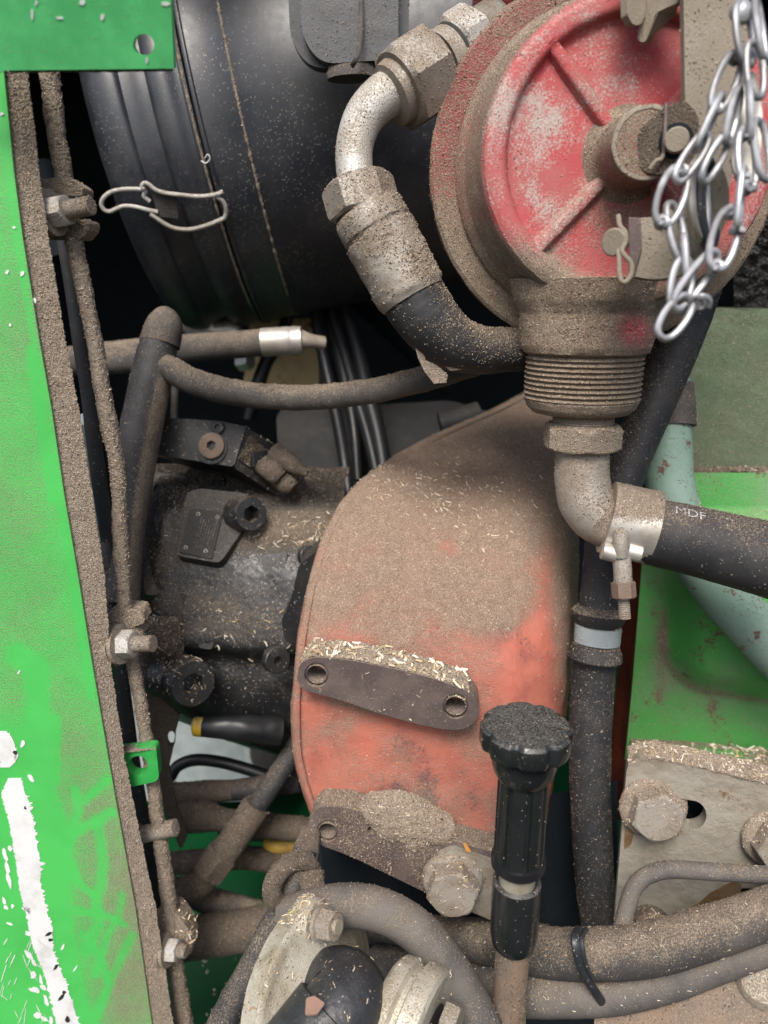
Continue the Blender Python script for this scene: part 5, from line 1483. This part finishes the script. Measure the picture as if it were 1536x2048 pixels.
t = thing('upper_fitting', 'dusty hose end pointing sideways just below the pale tank', 'hose', P(420, 1600, .67))
build('fitting', tube(M(), [(330, 1586, .67, 20), (380, 1584, .67, 20), (420, 1582, .67, 21), (470, 1580, .67, 19)], 28, .0014, jit=.0003), MT['dustd'], t, grains=60)
build('hose', tube(M(), [(466, 1580, .67, 20), (520, 1574, .67, 22), (600, 1560, .67, 24)], 28, .0014), MT['rubber'], t)
t = thing('crimped_fitting', 'bulging dust-coated hose fitting, middle one behind the cable', 'hose fitting', P(420, 1670, .66))
build('body', tube(M(), [(345, 1640, .66, 24), (372, 1634, .66, 30), (410, 1632, .66, 31), (436, 1638, .66, 24), (470, 1644, .66, 22), (560, 1654, .67, 24), (640, 1664, .68, 24)], 30, .0013, jit=.0003, lump=.0005), MT['dustd'], t, grains=80)
t = thing('diagonal_hose', 'black hose running diagonally down into a caked metal elbow', 'hose', P(420, 1800, .62))
build('hose', tube(M(), [(604, 1478, .64, 22), (570, 1530, .635, 22), (530, 1588, .63, 22), (508, 1622, .63, 22)], 30, .0014), MT['rubber'], t, grains=8)
build('sleeve', tube(M(), [(515, 1610, .628, 29), (485, 1654, .626, 29), (452, 1702, .625, 29), (446, 1711, .625, 25)], 32, .0013, jit=.00025, lump=.0003), MT['dustd'], t, grains=70)
build('swivel_nut', hexhead(M(), P(450, 1702, .625), (P(405, 1760, .625) - P(450, 1702, .625)), px(31, .625), px(58, .625), ref=-FW, both=True), MT['dustd'], t, bevel=.001, grains=70)
build('elbow', tube(M(), [(420, 1742, .626, 26), (404, 1764, .627, 27), (380, 1778, .63, 27), (330, 1786, .635, 27)], 30, .0013, jit=.0003), MT['dustd'], t, grains=80)
T_('lower_hose', 'dust-coated hose crossing behind the diagonal hose', 'hose', [(330, 1728, .68, 22), (400, 1722, .68, 22), (480, 1716, .68, 22), (560, 1722, .69, 24), (640, 1730, .70, 24)], MT['dustd'], grains=60)
T_('short_hose', 'short dark hose beside the yellow connector', 'hose', [(440, 1660, .71, 20), (520, 1662, .71, 20), (600, 1668, .71, 20), (660, 1674, .71, 20)], MT['dustd'])
T_('steering_tube', 'thick dusty tube lowest under the pump, running sideways', 'tube', [(330, 1884, .64, 40), (400, 1874, .64, 40), (480, 1862, .64, 40), (560, 1846, .64, 40), (640, 1832, .64, 40)], MT['dustd'], grains=40)
T_('hose_boot', 'dark cone-shaped rubber boot above the thick dusty tube', 'boot', [(380, 1796, .66, 16), (430, 1806, .66, 26), (490, 1818, .66, 22), (560, 1826, .66, 14)], MT['rubberd'])
t = thing('yellow_connector', 'chipped yellow connector half hidden under the red housing', 'connector', P(560, 1700, .69))
build('body', tube(M(), [(530, 1692, .69, 12), (540, 1690, .69, 16), (566, 1690, .69, 14), (600, 1690, .69, 10)], 20, .0015, lump=.004, lscale=80), MT['yellow'], t)
build('yellow_chip', tube(M(), [(652, 1016, .66, 7), (668, 1014, .66, 10), (690, 1010, .66, 8)], 14, .001, lump=.002), MT['yellow'], label='small chipped yellow cap between pump and red housing', cat='cap')
for u, v in ((672, 1740), (640, 1720)):
    pass
m = tube(M(), [(640, 1760, .66, 16), (650, 1700, .66, 16), (660, 1640, .67, 16)], 16)
build('dark_strut', m, MT['dark'], label='dark strut behind the ring lug', cat='strut')

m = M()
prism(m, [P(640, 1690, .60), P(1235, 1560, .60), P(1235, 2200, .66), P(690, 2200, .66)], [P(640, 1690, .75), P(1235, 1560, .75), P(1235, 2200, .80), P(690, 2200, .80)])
build('shade_block', m, MT['dark'], label='added black block standing in for the deep shade under the red housing', cat='shade_block', sharp=0)  # invented block, coloured black to give the shaded gap below the housing
# ================================================================== dust grains on the surfaces (part of each thing) and loose straw
def tri_samples(V, T, n, weight):
    a, b, c = V[T[:, 0]], V[T[:, 1]], V[T[:, 2]]
    nn = np.cross(b - a, c - a)
    ar = np.linalg.norm(nn, axis=1)
    nn = nn / (ar[:, None] + 1e-12)
    w = ar * weight(nn, (a + b + c) / 3)
    if w.sum() <= 0:
        return None
    k = int(n(w.sum() / 2)) if callable(n) else n
    if k < 1:
        return None
    i = NR.choice(len(T), k, p=w / w.sum())
    r1, r2 = np.sqrt(NR.rand(k)), NR.rand(k)
    p = (1 - r1)[:, None] * a[i] + (r1 * (1 - r2))[:, None] * b[i] + (r1 * r2)[:, None] * c[i]
    return p, nn[i]

GRAIN_COL = np.array([(.29, .228, .17), (.22, .168, .122), (.38, .305, .23), (.12, .09, .065), (.56, .46, .34)])
TETRA = np.array([(1, 1, 1), (-1, -1, 1), (-1, 1, -1), (1, -1, -1)]) / math.sqrt(3)
eye = np.array(EYE)
TOTAL = 0
for o, V, T, dens, size, gmin in DUSTY:
    def wt(nn, c):
        to = eye - c
        to /= np.linalg.norm(to, axis=1)[:, None]
        vis = (nn * to).sum(1) > -.15
        uv = project(c)
        inn = (uv[:, 0] > -30) & (uv[:, 0] < 1566) & (uv[:, 1] > -30) & (uv[:, 1] < 2078)
        cl = np.array([noise.noise(Vector(p) * 55) for p in c]) if len(c) < 60000 else 0
        return np.clip(gmin + (nn[:, 2] + .1) * .75, 0, 1) * vis * inn * np.clip(.75 + 1.5 * cl, .05, 2.2)
    s = tri_samples(V, T, lambda A: min(18000, A * 1e4 * dens * 1.3), wt)
    if s is None:
        continue
    p, nn = s
    k = len(p)
    TOTAL += k
    sc = size * .82 * (.4 + 1.1 * NR.rand(k) ** 2.5)
    st = 1 + 1.6 * NR.rand(k) ** 3
    q = NR.randn(k, 4)
    q /= np.linalg.norm(q, axis=1)[:, None]
    w_, x, y, z = q.T
    Rm = np.stack([1 - 2 * (y * y + z * z), 2 * (x * y - z * w_), 2 * (x * z + y * w_), 2 * (x * y + z * w_), 1 - 2 * (x * x + z * z), 2 * (y * z - x * w_), 2 * (x * z - y * w_), 2 * (y * z + x * w_), 1 - 2 * (x * x + y * y)], 1).reshape(-1, 3, 3)
    tv = TETRA[None] * np.stack([st, np.ones(k), np.ones(k)], 1)[:, None, :] * sc[:, None, None]
    tv = np.einsum('kij,kvj->kvi', Rm, tv) + (p + nn * (sc * .25)[:, None])[:, None, :]
    F = (np.array([(0, 1, 2), (0, 2, 3), (0, 3, 1), (1, 3, 2)])[None] + (np.arange(k) * 4)[:, None, None]).reshape(-1, 3)
    col = GRAIN_COL[NR.choice(5, k, p=[.35, .25, .2, .14, .06])] * (.8 + .4 * NR.rand(k))[:, None]
    if o.data.materials[0].name == 'caked_dust':
        col *= 1.3
    if 'cast' in o.data.materials[0].name or 'dark' in o.data.materials[0].name:
        col *= np.where(NR.rand(k, 1) < .15, 1.1, .5)
    col = np.concatenate([np.repeat(col, 4, 0), np.ones((k * 4, 1))], 1)
    root = o if o.parent is None else o.parent
    me = bpy.data.meshes.new('dust_grains')
    L0 = np.array(LOC[root.name])
    me.vertices.add(k * 4)
    me.vertices.foreach_set('co', (tv.reshape(-1, 3) - L0).ravel())
    me.loops.add(len(F) * 3)
    me.loops.foreach_set('vertex_index', F.ravel())
    me.polygons.add(len(F))
    me.polygons.foreach_set('loop_start', np.arange(len(F)) * 3)
    me.polygons.foreach_set('loop_total', np.full(len(F), 3))
    me.update(calc_edges=True)
    me.color_attributes.new('tint', 'FLOAT_COLOR', 'POINT').data.foreach_set('color', col.ravel())
    me.materials.append(MT['crumb'])
    g = bpy.data.objects.new('dust_grains', me)
    COL.objects.link(g)
    g.parent = root
    g['kind'] = 'stuff'
print('grains', TOTAL)

STRAW = np.array([(.60, .50, .37), (.68, .60, .48), (.44, .34, .23), (.28, .20, .13), (.52, .40, .20), (.74, .69, .60), (.34, .36, .12)])
SP_ = [.26, .20, .21, .16, .05, .11, .01]
def slivers(p, nn, lmin, lmax, wd, lift=.3, flat=1.0, dark=1.0):
    """one bent splinter of straw (a three-sided sliver) per point, lying roughly on its surface"""
    k = len(p)
    rv = NR.randn(k, 3)
    t = rv - nn * (rv * nn).sum(1)[:, None] * flat
    t /= np.linalg.norm(t, axis=1)[:, None]
    t = t + nn * (NR.randn(k) * lift)[:, None]
    t /= np.linalg.norm(t, axis=1)[:, None]
    s = np.cross(nn, t)
    s /= np.linalg.norm(s, axis=1)[:, None] + 1e-9
    n2 = np.cross(t, s)
    L = (lmin + (lmax - lmin) * NR.rand(k) ** 2.2)[:, None]
    W = (wd * (.5 + NR.rand(k)))[:, None]
    bend = (NR.randn(k) * .12)[:, None] * L
    c = p + nn * W * .5
    out = []
    for e, b in ((-.5, 0), (0, 1), (.5, 0)):
        b0 = c + t * L * e + s * bend * b
        w2 = W * (.7 if e else 1)
        out += [b0 - s * w2 * .5, b0 + s * w2 * .5, b0 + n2 * w2 * .55]
    v = np.stack(out, 1).reshape(-1, 3)
    f1 = [(0, 2, 1), (6, 7, 8)]
    for a in (0, 3):
        f1 += [(a, a + 1, a + 4, a + 3), (a + 1, a + 2, a + 5, a + 4), (a + 2, a, a + 3, a + 5)]
    col = STRAW[NR.choice(7, k, p=SP_)] * (.75 + .5 * NR.rand(k))[:, None] * dark
    return v, [tuple(i + 9 * j for i in q_) for j in range(k) for q_ in f1], np.concatenate([np.repeat(col, 9, 0), np.ones((k * 9, 1))], 1)

def meshdata(names):
    out = []
    for o in names:
        me = o.data
        V = np.array([v.co for v in me.vertices]) + np.array(LOC[o.name])
        T = []
        for q_ in me.polygons:
            vs = q_.vertices
            for k in range(1, len(vs) - 1):
                T.append((vs[0], vs[k], vs[k + 1]))
        out.append((V, np.array(T)))
    return out
def child(root, name):
    return [c for c in bpy.data.objects if c.parent and c.parent.name == root and c.name.split('.')[0] == name]

ALLV = []
def straw(name, label, specs):
    v_, f_, c_, n0 = [], [], [], 0
    for objs, n, zone, (lmin, lmax, wd, lift), dark in specs:
        for V, T in meshdata(objs):
            def wt(nn, c):
                to = eye - c
                to /= np.linalg.norm(to, axis=1)[:, None]
                uv = project(c)
                return ((nn * to).sum(1) > 0) * np.clip(nn[:, 2] + .35, 0, 1) * zone(uv[:, 0], uv[:, 1])
            s = tri_samples(V, T, n, wt)
            if s is None:
                continue
            v, f, c = slivers(s[0], s[1], lmin, lmax, wd, lift, dark=dark)
            v_.append(v)
            f_ += [tuple(i + n0 for i in q_) for q_ in f]
            c_.append(c)
            n0 += len(v)
    if not v_:
        return
    m = M()
    m.add(np.concatenate(v_), f_)
    build(name, m, MT['flake'], label=label, cat='chaff', kind='stuff', sharp=0, tint=np.concatenate(c_))

sh = child('gear_housing', 'shell')
straw('chaff', 'straw splinters and chaff scattered over the red housing and its steel bar', [
    (sh, 2600, lambda u, v: np.clip((1330 - v) / 150, 0, 1), (.0008, .0026, .0003, .25), .85),
    (sh, 260, lambda u, v: blob(u, v, 880, 985, 120, 50) + .8 * blob(u, v, 960, 1060, 60, 40) + .3 * blob(u, v, 760, 960, 60, 40), (.002, .006, .0006, .3), 1.1),
    (sh, 300, lambda u, v: (v > 1380) * 1.0, (.0008, .002, .0003, .25), .9),
    (child('gear_housing', 'dusty_ledge'), 90, lambda u, v: blob(u, v, 660, 1305, 70, 30) + blob(u, v, 800, 1325, 40, 30) * 1.4 + blob(u, v, 890, 1350, 50, 30) + .05, (.003, .010, .0016, .25), 1.15),
    (child('gear_housing', 'dusty_ledge'), 520, lambda u, v: 1 + 0 * u, (.0008, .0034, .0006, .3), .85),
    (child('gear_housing', 'dust_mound'), 80, lambda u, v: 1 + 0 * u, (.001, .004, .0005, .3), 1.0),
    (child('gear_housing', 'lower_flange') + child('gear_housing', 'bolt_head') + child('gear_housing', 'washer') + child('gear_housing', 'mounting_bar'), 60, lambda u, v: 1 + 0 * u, (.001, .0045, .0005, .3), 1.0)])
pb_ = child('hydraulic_pump', 'body')
straw('chaff', 'straw and chaff lying on the black pump', [
    (pb_, 2600, lambda u, v: .25 + blob(u, v, 470, 1240, 160, 70) + .6 * blob(u, v, 580, 1070, 120, 40), (.0006, .0022, .00035, .3), .7),
    (pb_, 110, lambda u, v: blob(u, v, 570, 1065, 90, 25) + .35 * blob(u, v, 430, 1270, 130, 50), (.003, .009, .0009, .3), 1.0),
    (child('hydraulic_pump', 'port_boss') + child('hydraulic_pump', 'port_plug') + child('hydraulic_pump', 'dirt_mound'), 110, lambda u, v: 1 + 0 * u, (.001, .005, .0006, .4), .9),
    (child('valve_block', 'end_face') + child('valve_block', 'dirt_cake') + child('valve_block', 'block'), 60, lambda u, v: 1 + 0 * u, (.001, .004, .0005, .3), .8)])
straw('chaff', 'wood chips and straw on the ledge and bolts of the bare bracket plate', [
    (child('engine_cover', 'lower_ledge'), 160, lambda u, v: .25 + 2 * blob(u, v, 1490, 1500, 50, 20), (.002, .009, .0014, .3), 1.05),
    (child('engine_cover', 'lower_ledge'), 260, lambda u, v: 1 + 0 * u, (.0008, .003, .0006, .3), .8),
    (child('bracket_plate', 'dusty_edge'), 200, lambda u, v: 1 + 0 * u, (.001, .005, .0008, .3), .9),
    (child('bracket_plate', 'washer') + child('bracket_plate', 'bolt_head'), 50, lambda u, v: 1 + 0 * u, (.001, .004, .0005, .35), 1.0),
    (child('bracket_plate', 'hole_floor'), 60, lambda u, v: 1 + 0 * u, (.001, .005, .0007, .4), 1.0),
    (child('engine_cover', 'ledge'), 120, lambda u, v: blob(u, v, 1500, 940, 60, 30) + .2, (.001, .006, .0007, .4), .8),
    (child('engine_cover', 'panel'), 240, lambda u, v: 1 + 0 * u, (.0007, .002, .0003, .2), .7)])
straw('chaff', 'straw bits caught on the bottom fittings and hoses', [
    (child('flange_clamp', 'flange') + child('flange_clamp', 'lug'), 130, lambda u, v: blob(u, v, 630, 1820, 60, 40) + .06, (.001, .006, .0007, .35), 1.0),
    (child('hose_pair', 'hose'), 260, lambda u, v: 1 + 0 * u, (.0008, .003, .0004, .3), .9),
    (child('pipe_coupling', 'body') + child('rubber_elbow', 'elbow'), 40, lambda u, v: 1 + 0 * u, (.001, .004, .0006, .3), 1.0),
    (child('cable_clamp.002', 'clamp_block'), 70, lambda u, v: 1 + 0 * u, (.0015, .006, .001, .5), 1.2),
    ([bpy.data.objects['coolant_hose']], 220, lambda u, v: 1 + 0 * u, (.0007, .0022, .0003, .25), .9),
    ([bpy.data.objects['floor']], 160, lambda u, v: blob(u, v, 600, 1950, 300, 140), (.002, .007, .0012, .2), .8)])
hf_ = [c for c in bpy.data.objects if c.name.startswith('threaded_hole') and c.parent.name == 'mounting_bar']
straw('chaff', 'plug of straw stuffed in the far hole of the steel bar', [
    (hf_, 90, lambda u, v: (u > 850) * 1.0, (.002, .007, .0009, .8), 1.1)])
print('objects', len(bpy.data.objects))
